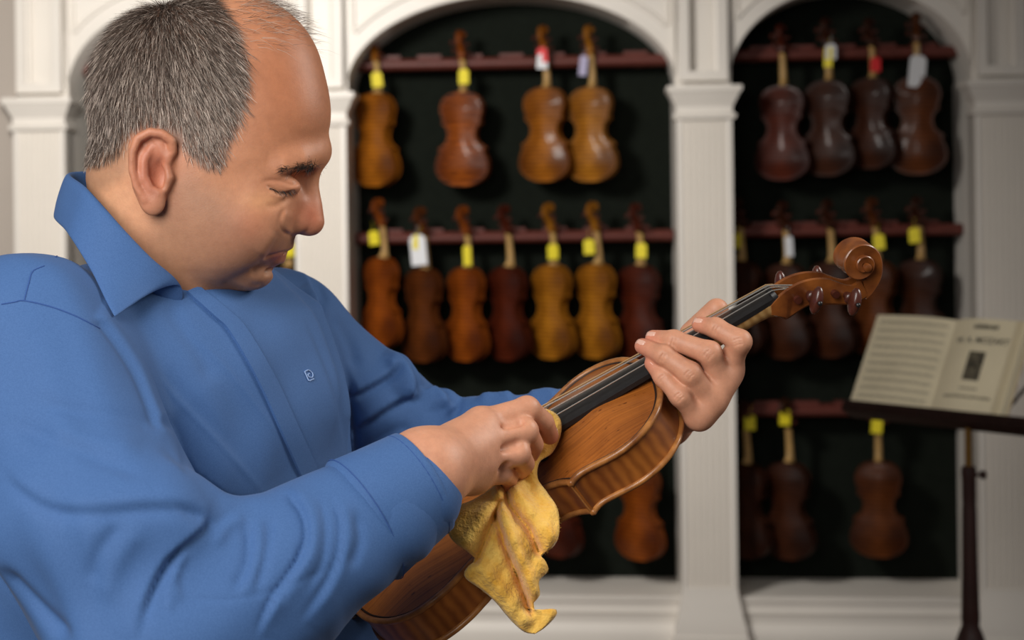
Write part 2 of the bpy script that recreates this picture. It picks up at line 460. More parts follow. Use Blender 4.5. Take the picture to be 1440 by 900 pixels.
def violin_meshes(n, K, fine):
    md = {}
    md['belly'] = clean_mesh('belly', *plate(n, K, 0.0155, 1))
    md['back'] = clean_mesh('back', *plate(n, K, 0.0145, -1))
    F = full_outline(n); R = offset_loop(F, 0.0030)
    mb = MB()
    mb.loft([[(x, y, -0.0015) for x, y in R], [(x, y, -0.0355) for x, y in R]], True, False)
    md['ribs'] = mbmesh(mb, 'ribs', 50)
    k = 10 if fine else 5
    Fe = offset_loop(F, 0.0026)
    mb = MB(); mb.tube([(x, y, 0.0) for x, y in Fe], 0.0031, k, closed=True); md['belly_edge'] = mbmesh(mb, 'belly_edge', 60)
    mb = MB(); mb.tube([(x, y, -0.037) for x, y in Fe], 0.0029, k, closed=True); md['back_edge'] = mbmesh(mb, 'back_edge', 60)
    if fine:
        Fp = offset_loop(F, 0.0066)
        mb = MB(); mb.tube([(x, y, 0.0005) for x, y in Fp], 0.0011, 6, closed=True); md['purfling'] = mbmesh(mb, 'purfling', 60)
    # neck
    rings = []
    for x, w, d in ((0.352, 0.016, 0.042), (0.358, 0.0155, 0.040), (0.363, 0.0145, 0.034), (0.369, 0.0140, 0.025), (0.378, 0.0138, 0.0185), (0.395, 0.0135, 0.0155),
                    (0.43, 0.0125, 0.0145), (0.462, 0.0118, 0.0140), (0.472, 0.0120, 0.0150), (0.479, 0.0125, 0.0185)):
        z0 = zfb(x)
        rings.append([(x, w*math.cos(math.pi*j/12), z0-d*math.sin(math.pi*j/12)**0.8) for j in range(13)])
    mb = MB(); mb.loft(rings); md['neck'] = mbmesh(mb, 'neck', 45)
    # fingerboard
    rings = []
    for x in (0.214, 0.216, 0.35, 0.484):
        w = 0.0115+(0.0205-0.0115)*(0.486-x)/0.272
        z0 = zfb(x); t = 0.0045 if x > 0.2145 else 0.004
        r = [(x, -w, z0), (x, -w, z0+t)]
        r += [(x, -w+2*w*j/8, z0+t+0.0035*(1-(2*j/8-1)**2)*w/0.02) for j in range(1, 8)]
        r += [(x, w, z0+t), (x, w, z0)]
        rings.append(r)
    mb = MB(); mb.loft(rings); md['fingerboard'] = mbmesh(mb, 'fingerboard', 40)
    zn = zfb(0.486)
    mb = MB()
    mb.loft([[(x, 0.0118*math.cos(a), zn+0.003+0.0075*max(0, math.sin(a))) for a in np.linspace(0, math.pi, 9)]+[(x, -0.0118, zn-0.002), (x, 0.0118, zn-0.002)] for x in (0.484, 0.4885)])
    md['nut'] = mbmesh(mb, 'nut')
    # pegbox with open slot
    up, lo = side_contours()
    up = crom(up, 4); lo = crom(lo, 4)
    mb = MB()
    m = len(up)
    def wy(i):
        t = i/(m-1)
        return 0.0135-0.004*t
    for s in (-1, 1):       # cheeks
        rings = []
        for i in range(m):
            w = wy(i); c = 0.0045
            (xu, zu), (xl, zl) = up[i], lo[i]
            rings.append([(xl, s*w*0.80, zl), (xl*0.9+xu*0.1, s*w, zl*0.9+zu*0.1), (xu, s*w, zu), (xu, s*(w-c), zu), (xl*0.8+xu*0.2, s*(w-c), zl*0.8+zu*0.2), (xl, 0, zl)])
        mb.loft(rings)
    md['pegbox'] = mbmesh(mb, 'pegbox', 40)
    mb = MB()
    mb.loft([[(lo[i][0]*0.75+up[i][0]*0.25, s*(wy(i)-0.0043), lo[i][1]*0.75+up[i][1]*0.25) for s in (-1, 1)] for i in range(m)], False)
    md['pegbox_floor'] = mbmesh(mb, 'pegbox_floor')
    # scroll: a spiral of rectangular section that widens towards the eye
    cx, cz = 0.569, -0.028
    TH = [-112, -90, -70, -50, -30, 0, 45, 90, 135, 180, 217, 252, 310, 360, 450, 540, 630, 720, 760]
    RO = [38, 31, 26.5, 22.8, 20.6, 19, 18.5, 18.4, 18.0, 16.8, 15.4, 13.6, 11.2, 9.9, 8.7, 7.4, 5.6, 4.2, 3.6]
    t_end = 720 if fine else 420
    NT = 110 if fine else 34
    rings = []
    for i in range(NT+1):
        t = i/NT
        deg = -112+(t_end+112)*t
        th = math.radians(deg)
        r_out = np.interp(deg, TH, RO)/1000
        r_in = max(0.0008, np.interp(deg+360, TH, RO)/1000-0.0012) if deg > -60 else 0.0195+(0.0098-0.0195)*(deg+112)/52
        hw = np.interp(deg, [-112, 0, 120, 300, 450, 700], [0.0095, 0.0105, 0.0135, 0.0165, 0.0185, 0.0210])
        c, s = math.cos(th), math.sin(th)
        def pt(r, y): return (cx+r*c, y, cz+r*s)
        b_ = 0.0009
        rings.append([pt(r_in, -hw+b_), pt((r_in+r_out)/2-0.0004, -hw+0.0011), pt(r_out-b_, -hw), pt(r_out, -hw+b_), pt(r_out-0.0013, -hw*0.5), pt(r_out, 0), pt(r_out-0.0013, hw*0.5),
                      pt(r_out, hw-b_), pt(r_out-b_, hw), pt((r_in+r_out)/2-0.0004, hw-0.0011), pt(r_in, hw-b_)])
    mb = MB(); mb.loft(rings)
    mb.lathe([(0.0022, -0.0228), (0.0036, -0.0220), (0.0040, -0.0205), (0.0040, 0.0205), (0.0036, 0.0220), (0.0022, 0.0228)], 14, 'Y', (cx+0.0008, 0, cz-0.0025))
    md['scroll'] = mbmesh(mb, 'scroll', 32)
    # peg
    mb = MB()
    kk = 14 if fine else 6
    mb.lathe([(0.0036, 0.0165), (0.0036, -0.013), (0.0040, -0.0165), (0.0058, -0.0185), (0.0060, -0.0205), (0.0044, -0.0225)], kk, 'Y')
    rings = []
    for j in range(11):
        a = math.pi*j/10
        y = -0.0285-0.0068*math.cos(a)*-1-0.0
        rr = math.sin(a)
        y = -0.0215-0.015*j/10
        rw = 0.0030+0.0085*rr**0.6 if 0 < j < 10 else 0.002
        rt = 0.0032+0.0022*rr
        rings.append([(rt*math.cos(b), y, rw*1.18*math.sin(b)) for b in np.linspace(0, 2*math.pi, kk, endpoint=False)])
    mb.loft(rings)
    md['peg'] = mbmesh(mb, 'peg', 60)
    mb = MB(); mb.lathe([(0.0016, -0.036), (0.0022, -0.037), (0.0022, -0.0385), (0.0012, -0.0395)], 10, 'Y'); md['peg_pip'] = mbmesh(mb, 'peg_pip')
    return md
PEGS = [(0.5013, -0.018, 1), (0.5135, -0.0215, -1), (0.533, -0.0364, 1), (0.5415, -0.046, -1)]   # side: -1 head towards -y
def add(name, me, parent, m):
    o = bpy.data.objects.new(name, me); col.objects.link(o); o.parent = parent
    if not me.materials: me.materials.append(m)
    o.material_slots[0].link = 'OBJECT'; o.material_slots[0].material = m
    return o
M_ebony = mat('ebony', rgb(30, 29, 30), 0.38, var=0.15, scale=200, spec=0.45)
M_peg = mat('rosewood', rgb(74, 34, 24), 0.35, var=0.3, scale=90, coat=0.3)
def violin_parts(root, md, mats, fine):
    """mats: back, ribs, belly, edge, neck, scroll"""
    add('belly', md['belly'], root, mats['belly'])
    add('back', md['back'], root, mats['back'])
    add('ribs', md['ribs'], root, mats['ribs'])
    add('belly_edge', md['belly_edge'], root, mats['edge']); add('back_edge', md['back_edge'], root, mats['edge'])
    add('neck', md['neck'], root, mats['neck'])
    add('fingerboard', md['fingerboard'], root, M_ebony)
    pb = add('pegbox', md['pegbox'], root, mats['scroll'])
    add('scroll', md['scroll'], root, mats['scroll'])
    for x, z, s in PEGS:
        p = add('peg', md['peg'], root, M_peg)
        p.location = (x, 0, z); p.rotation_euler = (0, (0.8+random.uniform(-0.12, 0.12)) if s < 0 else -0.5, 0 if s < 0 else math.pi)
        if fine:
            add('pip', md['peg_pip'], p, M_ebony)
    if fine:
        add('nut', md['nut'], root, M_ebony)
        add('pegbox_floor', md['pegbox_floor'], pb, mats['slot'])
        add('purfling', md['purfling'], root, mats['slot'])
# ------------------------------------------------------------------ violins hanging in the niches, backs to the room
MDL = violin_meshes(2, 11, False)
PAL = {  # back colour pairs
 'amber': (rgb(122, 66, 12), rgb(200, 122, 26)), 'gold': (rgb(134, 78, 14), rgb(212, 140, 34)), 'orange': (rgb(112, 50, 10), rgb(186, 96, 22)),
 'brown': (rgb(80, 40, 14), rgb(140, 74, 26)), 'red': (rgb(70, 24, 10), rgb(118, 46, 18)), 'dark': (rgb(52, 24, 11), rgb(92, 46, 20)), 'striped': (rgb(84, 32, 5), rgb(196, 102, 22))}
BG_M = {}
for k_, (a_, b_) in PAL.items():
    dk = 0.62 if k_ in ('red', 'dark', 'brown') else 0.75  # varnish darkened so the colour carries the dimness inside the niches
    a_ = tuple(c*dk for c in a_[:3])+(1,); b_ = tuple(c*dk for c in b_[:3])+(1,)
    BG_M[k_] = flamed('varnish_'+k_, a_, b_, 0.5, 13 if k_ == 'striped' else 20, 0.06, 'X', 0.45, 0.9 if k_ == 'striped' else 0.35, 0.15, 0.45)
    BG_M[k_+'_side'] = flamed('varnish_side_'+k_, tuple(c*0.75 for c in a_[:3])+(1,), tuple(c*0.75 for c in b_[:3])+(1,), 0.5, 26, 0.05, 'X', 0.4, 0.5, 0.15)
M_neck = mat('neck_maple', rgb(176, 140, 84), 0.5, var=0.2, scale=60)
TAGC = {'yellow': mat('tag_yellow', rgb(232, 214, 30), 0.6), 'white': mat('tag_white', rgb(226, 228, 232), 0.6), 'red': mat('tag_red', rgb(214, 40, 44), 0.6),
        'lilac': mat('tag_lilac', rgb(176, 170, 200), 0.6)}
def tag_mesh(w, h):
    mb = MB(); c = w*0.22
    mb.prism([(-w/2, -h/2), (w/2, -h/2), (w/2, h/2-c), (w/2-c, h/2), (-w/2+c, h/2), (-w/2, h/2-c)], -0.0008, 0.0008)
    mb.tube([(0, 0, h/2-0.003), (0.002, 0.004, h/2+0.02), (0.004, 0.012, h/2+0.034)], 0.0006, 4)
    return mbmesh(mb, 'price_tag')
TAG_S, TAG_L, TAG_M = tag_mesh(0.040, 0.056), tag_mesh(0.062, 0.115), tag_mesh(0.030, 0.075)
def hang(bay, row, u_neck, v_bot, pal, yaw, tags, label, lean=0.0, size=1.0, u_off=0):
    """neck seen at column u_neck where it crosses the rail; v_bot pixel row of the lower end of the body"""
    yv = RAILY-0.035
    x, _ = cab(u_neck, 300, yv)
    zb = cab(u_neck, v_bot, yv)[1]
    root = empty('violin')
    root.scale = (size, size, size)
    # local x -> up, local z (belly) -> away from the room; turned by yaw about the vertical
    c, s = math.cos(yaw), math.sin(yaw)
    ex = Vector((0, 0, 1)); ez = EX*s+EY*c; ey = ez.cross(ex)
    ex = (ex+EX*math.sin(lean)).normalized(); ey = ez.cross(ex).normalized(); ez = ex.cross(ey)
    R = Matrix((ex, ey, ez)).transposed()
    root.rotation_euler = R.to_euler()
    neck = Vector((0.42, 0, zfb(0.42)-0.008))*size
    base = CAB0+EX*x+EY*yv
    o = base-(R@neck); o.z = zb
    root.location = o
    side = BG_M[pal+'_side']
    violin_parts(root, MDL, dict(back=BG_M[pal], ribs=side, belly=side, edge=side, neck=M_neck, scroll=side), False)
    for (kind, colr, dx, dz) in tags:
        t = add('price_tag', {'s': TAG_S, 'l': TAG_L, 'm': TAG_M}[kind], root, TAGC[colr])
        tw = base+EX*dx-EY*0.035; tw.z = zb+dz
        t.matrix_parent_inverse = Matrix()
        t.location = (R.transposed()@(tw-o))/size
        t.rotation_euler = (R.transposed()@Matrix.Rotation(YAW+random.uniform(-0.3, 0.3), 3, 'Z')@Matrix.Rotation(random.uniform(-0.12, 0.12), 3, 'Y')).to_euler()
    tag(root, label, 'violin', 'violins hanging in the display cabinet')
    return root
D = math.radians
Y_ = 'yellow'
# middle niche, top row
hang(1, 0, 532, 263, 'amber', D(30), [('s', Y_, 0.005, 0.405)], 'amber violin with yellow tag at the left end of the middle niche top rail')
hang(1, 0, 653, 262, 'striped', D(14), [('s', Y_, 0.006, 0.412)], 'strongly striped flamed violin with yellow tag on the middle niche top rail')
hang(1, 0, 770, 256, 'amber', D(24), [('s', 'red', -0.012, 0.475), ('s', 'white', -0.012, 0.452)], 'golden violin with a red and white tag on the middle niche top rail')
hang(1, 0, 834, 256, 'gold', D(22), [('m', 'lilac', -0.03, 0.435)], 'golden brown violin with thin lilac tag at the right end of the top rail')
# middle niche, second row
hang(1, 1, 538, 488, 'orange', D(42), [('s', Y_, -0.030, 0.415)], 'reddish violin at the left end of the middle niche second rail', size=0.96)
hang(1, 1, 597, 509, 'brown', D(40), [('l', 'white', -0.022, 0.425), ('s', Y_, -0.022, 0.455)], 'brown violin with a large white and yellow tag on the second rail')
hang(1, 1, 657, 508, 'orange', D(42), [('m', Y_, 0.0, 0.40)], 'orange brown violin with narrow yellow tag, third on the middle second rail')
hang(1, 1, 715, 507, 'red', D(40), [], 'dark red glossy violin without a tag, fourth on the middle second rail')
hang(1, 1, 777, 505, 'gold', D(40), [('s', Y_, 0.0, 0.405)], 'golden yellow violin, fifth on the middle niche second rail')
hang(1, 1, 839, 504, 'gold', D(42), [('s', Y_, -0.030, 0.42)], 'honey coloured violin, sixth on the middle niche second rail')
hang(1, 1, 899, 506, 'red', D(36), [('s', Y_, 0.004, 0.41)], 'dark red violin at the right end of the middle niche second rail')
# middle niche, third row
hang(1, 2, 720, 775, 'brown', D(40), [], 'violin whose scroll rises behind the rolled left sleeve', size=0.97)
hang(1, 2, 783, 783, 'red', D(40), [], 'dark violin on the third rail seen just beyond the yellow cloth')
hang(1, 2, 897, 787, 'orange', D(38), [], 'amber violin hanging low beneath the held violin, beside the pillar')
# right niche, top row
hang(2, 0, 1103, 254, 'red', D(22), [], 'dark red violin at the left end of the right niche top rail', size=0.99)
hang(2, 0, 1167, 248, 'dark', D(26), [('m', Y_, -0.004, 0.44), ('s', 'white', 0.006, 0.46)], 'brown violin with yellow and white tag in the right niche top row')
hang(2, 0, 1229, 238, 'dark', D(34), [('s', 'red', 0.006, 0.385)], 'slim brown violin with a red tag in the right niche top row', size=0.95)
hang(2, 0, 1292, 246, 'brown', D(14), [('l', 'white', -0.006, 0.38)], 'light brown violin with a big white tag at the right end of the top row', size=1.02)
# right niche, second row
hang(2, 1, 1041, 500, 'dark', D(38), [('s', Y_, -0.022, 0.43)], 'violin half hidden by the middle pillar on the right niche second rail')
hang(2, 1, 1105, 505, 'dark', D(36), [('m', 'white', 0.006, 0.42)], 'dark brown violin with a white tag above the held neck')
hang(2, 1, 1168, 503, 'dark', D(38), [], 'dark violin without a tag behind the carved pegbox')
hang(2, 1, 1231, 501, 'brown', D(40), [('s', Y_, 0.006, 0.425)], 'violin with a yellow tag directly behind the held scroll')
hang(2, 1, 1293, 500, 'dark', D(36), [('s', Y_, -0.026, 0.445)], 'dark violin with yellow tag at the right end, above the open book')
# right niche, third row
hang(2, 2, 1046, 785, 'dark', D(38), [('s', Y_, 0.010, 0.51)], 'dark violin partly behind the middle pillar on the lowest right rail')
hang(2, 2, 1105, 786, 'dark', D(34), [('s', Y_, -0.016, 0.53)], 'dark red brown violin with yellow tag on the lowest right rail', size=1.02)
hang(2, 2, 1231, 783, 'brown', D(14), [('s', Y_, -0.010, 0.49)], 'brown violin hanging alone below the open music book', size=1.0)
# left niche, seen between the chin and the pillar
hang(0, 1, 404, 505, 'dark', D(38), [('s', Y_, 0.012, 0.42)], 'violin with yellow tag glimpsed between the chin and the pillar')
# ------------------------------------------------------------------ music stand and open book
M_dark = mat('dark_stained_wood', rgb(48, 26, 22), 0.5, var=0.3, scale=12, stretch=(6, 6, 1), spec=0.3)
M_brass = mat('brass', rgb(150, 112, 58), 0.3, metal=0.9)
SY = 4.0
base = P(1362, 640, SY); base.z = 0
stand = empty('music_stand', base)
tag(stand, 'dark wooden music stand with brass rod, holding an open book', 'music stand')
def zat(v): return P(1362, v, SY).z
mb = MB()
zt = zat(655); zb = zat(900)
mb.lathe([(0.012, zt), (0.017, zt-0.004), (0.018, zt-0.02), (0.0165, zt-0.03), (0.0165, zt-0.075), (0.0155, zt-0.09), (0.0165, zt-0.10), (0.0185, zt-0.25), (0.0205, zb+0.08), (0.0215, zb+0.05), (0.020, zb+0.035), (0.028, zb+0.015), (0.036, zb-0.01), (0.042, zb-0.03),
          (0.045, zb-0.06), (0.036, zb-0.1), (0.03, zb-0.2), (0.04, zb-0.3), (0.04, 0.10)], 20)
mb.build('column', M_dark, stand)
mb = MB(); mb.lathe([(0.0085, zt-0.02), (0.0085, zat(596))], 14); mb.build('rod', M_brass, stand)
mb = MB(); mb.lathe([(0.004, 0.012), (0.004, 0.026), (0.009, 0.028), (0.011, 0.033), (0.009, 0.039), (0.004, 0.041)], 12, 'X', (0, 0, zat(668))); mb.build('clamp_knob', M_dark, stand)
for k in range(3):
    a = math.radians(80+120*k); mb = MB()
    c, s = math.cos(a), math.sin(a)
    mb.tube([(0.02*c, 0.02*s, 0.20), (0.10*c, 0.10*s, 0.17), (0.2*c, 0.2*s, 0.08), (0.28*c, 0.28*s, 0.022), (0.33*c, 0.33*s, 0.02)], [0.022, 0.021, 0.018, 0.018, 0.02], 10)
    mb.build('foot', M_dark, stand)
# desk frame: e1 along the tray, e2 up the slope, e3 towards the reader
th = math.radians(53)
e1 = Vector((math.cos(th), -math.sin(th), 0)); n0 = Vector((-math.sin(th), -math.cos(th), 0))
tl = math.radians(28)
e2 = (Vector((0, 0, 1))*math.cos(tl)-n0*math.sin(tl)).normalized(); e3 = e1.cross(e2).normalized()
if e3.dot(n0) < 0: e3 = -e3
def onray_desk(u, v): return onplane(u, v, D0, e3)
D0 = P(1362, 592, SY)
RD = Matrix((e1, e2, e3)).transposed()
desk = empty('desk', (0, 0, 0), 0, stand)
desk.location = D0-base
desk.rotation_euler = RD.to_euler()
def dl(u, v):
    p = onplane(u, v, D0, e3)-D0
    return p.dot(e1), p.dot(e2)
xl = dl(1198, 572)[0]
W2 = -xl
mb = MB(); mb.box(xl, W2, -0.018, 0.006, -0.014, 0.036); mb.box(xl, W2, -0.018, 0.010, 0.030, 0.036); mb.build('tray', M_dark, desk)
for (x0, x1, y0, y1) in ((xl+0.005, xl+0.025, 0, 0.245), (W2-0.025, W2-0.005, 0, 0.245), (xl, W2, 0.235, 0.250)):
    mb = MB(); mb.box(x0, x1, y0, y1, -0.014, -0.002); mb.build('frame_bar', M_dark, desk)
nb = 5
for k in range(nb):
    for s in (1, -1):
        xa_ = xl+0.02+(W2-xl-0.04)*k/nb; xb_ = xl+0.02+(W2-xl-0.04)*(k+1)/nb
        mb = MB(); mb.tube([(xa_, 0.0 if s > 0 else 0.24, -0.009+0.001*s), (xb_, 0.24 if s > 0 else 0.0, -0.009+0.001*s)], 0.0042, 6); mb.build('lattice_bar', M_dark, desk)
# book
M_paper = mat('old_paper', rgb(236, 224, 192), 0.85, var=0.05, scale=10)
M_cover = mat('book_cover', rgb(196, 178, 150), 0.8)
M_ink = mat('print_ink', rgb(74, 70, 62), 0.9)
M_ink2 = mat('pale_ink', rgb(128, 118, 98), 0.9)
book = empty('music_book', D0)
book.rotation_euler = RD.to_euler()
tag(book, 'open sheet music book of yellowed pages on the music stand', 'book')
bl = dl(1199, 570)[0]; br = dl(1412, 597)[0]; bs = dl(1310, 578)[0]; BH = 0.252
bl += 0.003
def page_z(x):
    """height of the open pages above the desk"""
    if x < bs:
        t = (bs-x)/(bs-bl); return 0.008+0.020*math.sin(min(1, t*1.6)*math.pi/2)*(1-0.55*t)
    t = (x-bs)/(br-bs); return 0.008+0.024*math.sin(min(1, t*2.2)*math.pi/2)*(1-0.5*t)
def page_block(x0, x1, dz, name, m, y0=0.007, y1=BH):
    n = 16; mb = MB(); rings = []
    for i in range(n+1):
        x = x0+(x1-x0)*i/n; z = page_z(x)+dz
        rings.append([(x, y0, 0.0005), (x, y1, 0.0005), (x, y1, z), (x, y0, z)])
    mb.loft(rings); return mb.build(name, m, book, angle=40)
pgl = page_block(bl, bs, 0, 'left_pages', M_paper); pgr = page_block(bs, br, 0, 'right_pages', M_paper)
mb = MB()
mb.box(bl-0.004, br+0.004, 0.0065, BH+0.003, -0.0012, 0.0004); mb.build('cover', M_cover, book)
# staves on the left page: thin raised lines of print following the page
def print_strip(mb, x0, x1, y0, y1, n=8):
    rings = []
    for i in range(n+1):
        x = x0+(x1-x0)*i/n; z = page_z(x)+0.0003
        rings.append([(x, y0, z), (x, y1, z)])
    mb.loft(rings, False)
for s_ in range(10):
    y = 0.028+s_*0.0222
    mb = MB()
    for l_ in range(5): print_strip(mb, bl+0.016, bs-0.014, y+l_*0.0018, y+l_*0.0018+0.00045)
    for k in range(26):
        xx = bl+0.018+(bs-bl-0.036)*(k+random.random()*0.6)/26; yy = y+random.random()*0.006
        print_strip(mb, xx, xx+0.003, yy, yy+0.0022, 1); print_strip(mb, xx+0.0026, xx+0.003, yy, yy+0.007, 1)
    mb.build('stave', M_ink2, pgl, smooth=False)
def text_on_page(body, xc, y, size, m, shear=0.0):
    cu = bpy.data.curves.new('lettering', 'FONT'); cu.body = body; cu.size = size; cu.align_x = 'CENTER'; cu.shear = shear; cu.offset = 0.0004
    o = bpy.data.objects.new('lettering', cu); col.objects.link(o)
    dg = bpy.context.evaluated_depsgraph_get()
    me = bpy.data.meshes.new_from_object(o.evaluated_get(dg)); bpy.data.objects.remove(o)
    me.name = 'lettering'; me.materials.clear(); me.materials.append(m)
    for v in me.vertices: v.co = (v.co.x+xc, v.co.y+y, page_z(v.co.x+xc)+0.0004)
    q = bpy.data.objects.new('lettering', me); col.objects.link(q); q.parent = pgr
xc = (bs+br)/2-0.004
text_on_page('W. A. MOZART', xc, 0.188, 0.0215, M_ink)
def smudge(y, h, x0, x1, m, n):
    mb = MB(); x = x0
    while x < x1:      # illegible small print: a row of short strokes
        w_ = random.uniform(0.4, 1.0)*h; print_strip(mb, x, x+w_*0.7, y+random.uniform(0, 0.12)*h, y+h*random.uniform(0.8, 1.0), 1); x += w_*n
    mb.build('small_print', m, pgr, smooth=False)
smudge(0.224, 0.013, xc-0.030, xc+0.030, M_ink, 0.9)
smudge(0.068, 0.006, xc-0.022, xc+0.022, M_ink2, 1.0)
smudge(0.046, 0.008, xc-0.062, xc+0.062, M_ink2, 1.0)
M_engr = mat('engraving', rgb(40, 38, 34), 0.9, var=0.6, scale=90, c2=rgb(120, 112, 92))
mb = MB(); print_strip(mb, xc-0.022, xc+0.022, 0.092, 0.166, 6); mb.build('engraved_vignette', M_engr, pgr)
for z0, w in ((0.0, 0.0),):
    for k in range(4):      # loose leaf edges on the right fore-edge
        mb = MB(); xx = br-0.006*k
        rings = [[(xx-0.012+0.012*t, 0.007, page_z(xx-0.012+0.012*t)+0.0004+0.0012*t*(k+1)), (xx-0.012+0.012*t, BH-0.001, page_z(xx-0.012+0.012*t)+0.0004+0.0012*t*(k+1))] for t in np.linspace(0, 1, 5)]
        mb.loft(rings, False); mb.build('leaf_edge', M_paper, pgr)
# ------------------------------------------------------------------ the violin being cleaned
VR = Matrix(((0.81313, -0.16179, -0.55976), (-0.04295, 0.94184, -0.33433), (0.58122, 0.29598, 0.75823)))
VO = Vector((-0.07878, 1.60244, 1.24278))
def VL(x, y, z): return VO + VR @ Vector((x, y, z))
def spruce(name, ca, cb):
    m = bpy.data.materials.new(name)
    nt, N, L, b = nodes(m)
    tc = N.new('ShaderNodeTexCoord')
    mp = N.new('ShaderNodeMapping'); mp.inputs['Scale'].default_value = (3, 420, 3)
    L.new(tc.outputs['Object'], mp.inputs[0])
    g = N.new('ShaderNodeTexNoise'); g.inputs['Scale'].default_value = 1.0; g.inputs['Detail'].default_value = 3
    L.new(mp.outputs[0], g.inputs['Vector'])
    w = N.new('ShaderNodeTexNoise'); w.inputs['Scale'].default_value = 11; w.inputs['Detail'].default_value = 6; w.inputs['Roughness'].default_value = 0.6
    L.new(tc.outputs['Object'], w.inputs['Vector'])
    rp = N.new('ShaderNodeValToRGB'); rp.color_ramp.elements[0].color = ca; rp.color_ramp.elements[1].color = cb
    rp.color_ramp.elements[0].position = 0.32; rp.color_ramp.elements[1].position = 0.62
    mx = N.new('ShaderNodeMix'); mx.data_type = 'FLOAT'; mx.inputs[0].default_value = 0.42
    L.new(w.outputs['Fac'], mx.inputs[2]); L.new(g.outputs['Fac'], mx.inputs[3]); L.new(mx.outputs[0], rp.inputs['Fac'])
    # dark nicks and scratches in the old varnish
    v = N.new('ShaderNodeTexNoise'); v.inputs['Scale'].default_value = 160; v.inputs['Detail'].default_value = 2
    mp2 = N.new('ShaderNodeMapping'); mp2.inputs['Scale'].default_value = (0.6, 1.5, 1); mp2.inputs['Rotation'].default_value = (0, 0, 0.5)
    L.new(tc.outputs['Object'], mp2.inputs[0]); L.new(mp2.outputs[0], v.inputs['Vector'])
    r2 = N.new('ShaderNodeValToRGB'); r2.color_ramp.elements[0].position = 0.66; r2.color_ramp.elements[1].position = 0.76
    r2.color_ramp.elements[0].color = (1, 1, 1, 1); r2.color_ramp.elements[1].color = (0.35, 0.28, 0.25, 1)
    L.new(v.outputs['Fac'], r2.inputs[0])
    mm = N.new('ShaderNodeMix'); mm.data_type = 'RGBA'; mm.blend_type = 'MULTIPLY'; mm.inputs[0].default_value = 1
    L.new(rp.outputs[0], mm.inputs[6]); L.new(r2.outputs[0], mm.inputs[7]); L.new(mm.outputs[2], b.inputs['Base Color'])
    b.inputs['Roughness'].default_value = 0.42
    b.inputs['Specular IOR Level'].default_value = 0.35
    b.inputs['Coat Weight'].default_value = 0.12; b.inputs['Coat Roughness'].default_value = 0.3
    bp = N.new('ShaderNodeBump'); bp.inputs['Strength'].default_value = 0.12; bp.inputs['Distance'].default_value = 0.0006
    L.new(g.outputs['Fac'], bp.inputs['Height']); L.new(bp.outputs[0], b.inputs['Normal'])
    return m
HM = dict(belly=spruce('old_spruce', rgb(84, 36, 11), rgb(172, 100, 38)),
          back=flamed('held_back', rgb(92, 44, 14), rgb(150, 84, 30), 0.35, 26, 0.3),
          ribs=flamed('held_ribs', rgb(132, 68, 25), rgb(202, 124, 52), 0.38, 30, 0.2, 'X', 0.55, 0.36),
          edge=mat('worn_edge', rgb(186, 124, 64), 0.38, var=0.35, scale=70, coat=0.2, c2=rgb(120, 68, 30)),
          neck=flamed('held_neck', rgb(150, 112, 62), rgb(200, 164, 106), 0.5, 40, 0.0, 'X', 0.2, 0.4),
          scroll=mat('held_scroll', rgb(160, 92, 38), 0.36, var=0.4, scale=38, coat=0.25, c2=rgb(88, 42, 17)),
          slot=mat('dark_varnish', rgb(40, 24, 16), 0.6))
MDF = violin_meshes(6, 33, True)
held = empty('violin')
held.location = VO; held.rotation_euler = VR.to_euler()
tag(held, 'old honey brown violin held diagonally by the man and wiped with a cloth', 'violin')
violin_parts(held, MDF, HM, True)
# corner seam slips on the ribs
mb = MB()
for yy in (-1, 1):
    for (x, w) in ((0.2352, 0.0758), (0.1432, 0.0905)):
        mb.tube([(x, yy*w, -0.002), (x, yy*w, -0.0352)], 0.0011, 6)
mb.build('corner_slip', HM['edge'], held)
# bridge, tailpiece, strings
M_bridge = mat('bridge_maple', rgb(196, 156, 98), 0.5, var=0.2, scale=80)
mb = MB()
bz = 0.0115
poly = [(-0.0205, bz-0.005), (-0.014, bz-0.004), (-0.0125, bz+0.003), (-0.006, bz+0.008), (0.006, bz+0.008), (0.0125, bz+0.003), (0.014, bz-0.004), (0.0205, bz-0.005), (0.021, bz-0.001),
        (0.017, bz+0.004), (0.0195, bz+0.014), (0.0175, bz+0.0245), (0.010, bz+0.030), (0, bz+0.032), (-0.010, bz+0.031), (-0.0175, bz+0.026), (-0.0195, bz+0.014), (-0.017, bz+0.004), (-0.021, bz-0.001)]
mb.loft([[(0.193+0.002*s, y, z) for y, z in poly] for s in (-1, 1)])
mb.build('bridge', M_bridge, held)
mb = MB(); rings = []
for x, w, z in ((0.030, 0.011, 0.024), (0.05, 0.013, 0.027), (0.10, 0.0175, 0.031), (0.136, 0.021, 0.034), (0.140, 0.020, 0.034)):
    rings.append([(x, w*math.cos(a), z-0.004+0.008*math.sin(a)) for a in np.linspace(0, math.pi, 9)]+[(x, -w*0.6, z-0.006), (x, w*0.6, z-0.006)])
mb.loft(rings); mb.build('tailpiece', M_ebony, held)
mb = MB(); mb.tube([(0.034, -0.006, 0.022), (0.012, -0.005, 0.012), (-0.003, -0.003, -0.006), (-0.006, 0, -0.016)], 0.0013, 6); mb.tube([(0.034, 0.006, 0.022), (0.012, 0.005, 0.012), (-0.003, 0.003, -0.006), (-0.006, 0, -0.016)], 0.0013, 6)
mb.build('tailgut', M_ebony, held)
mb = MB(); mb.lathe([(0.004, 0.004), (0.0035, -0.003), (0.006, -0.006), (0.006, -0.010), (0.003, -0.012)], 12, 'X', (0, 0, -0.018)); mb.build('end_button', M_ebony, held)
M_steel = mat('string_steel', rgb(225, 222, 214), 0.25, metal=0.8); M_gut = mat('string_wound', rgb(214, 176, 128), 0.3, metal=0.6)
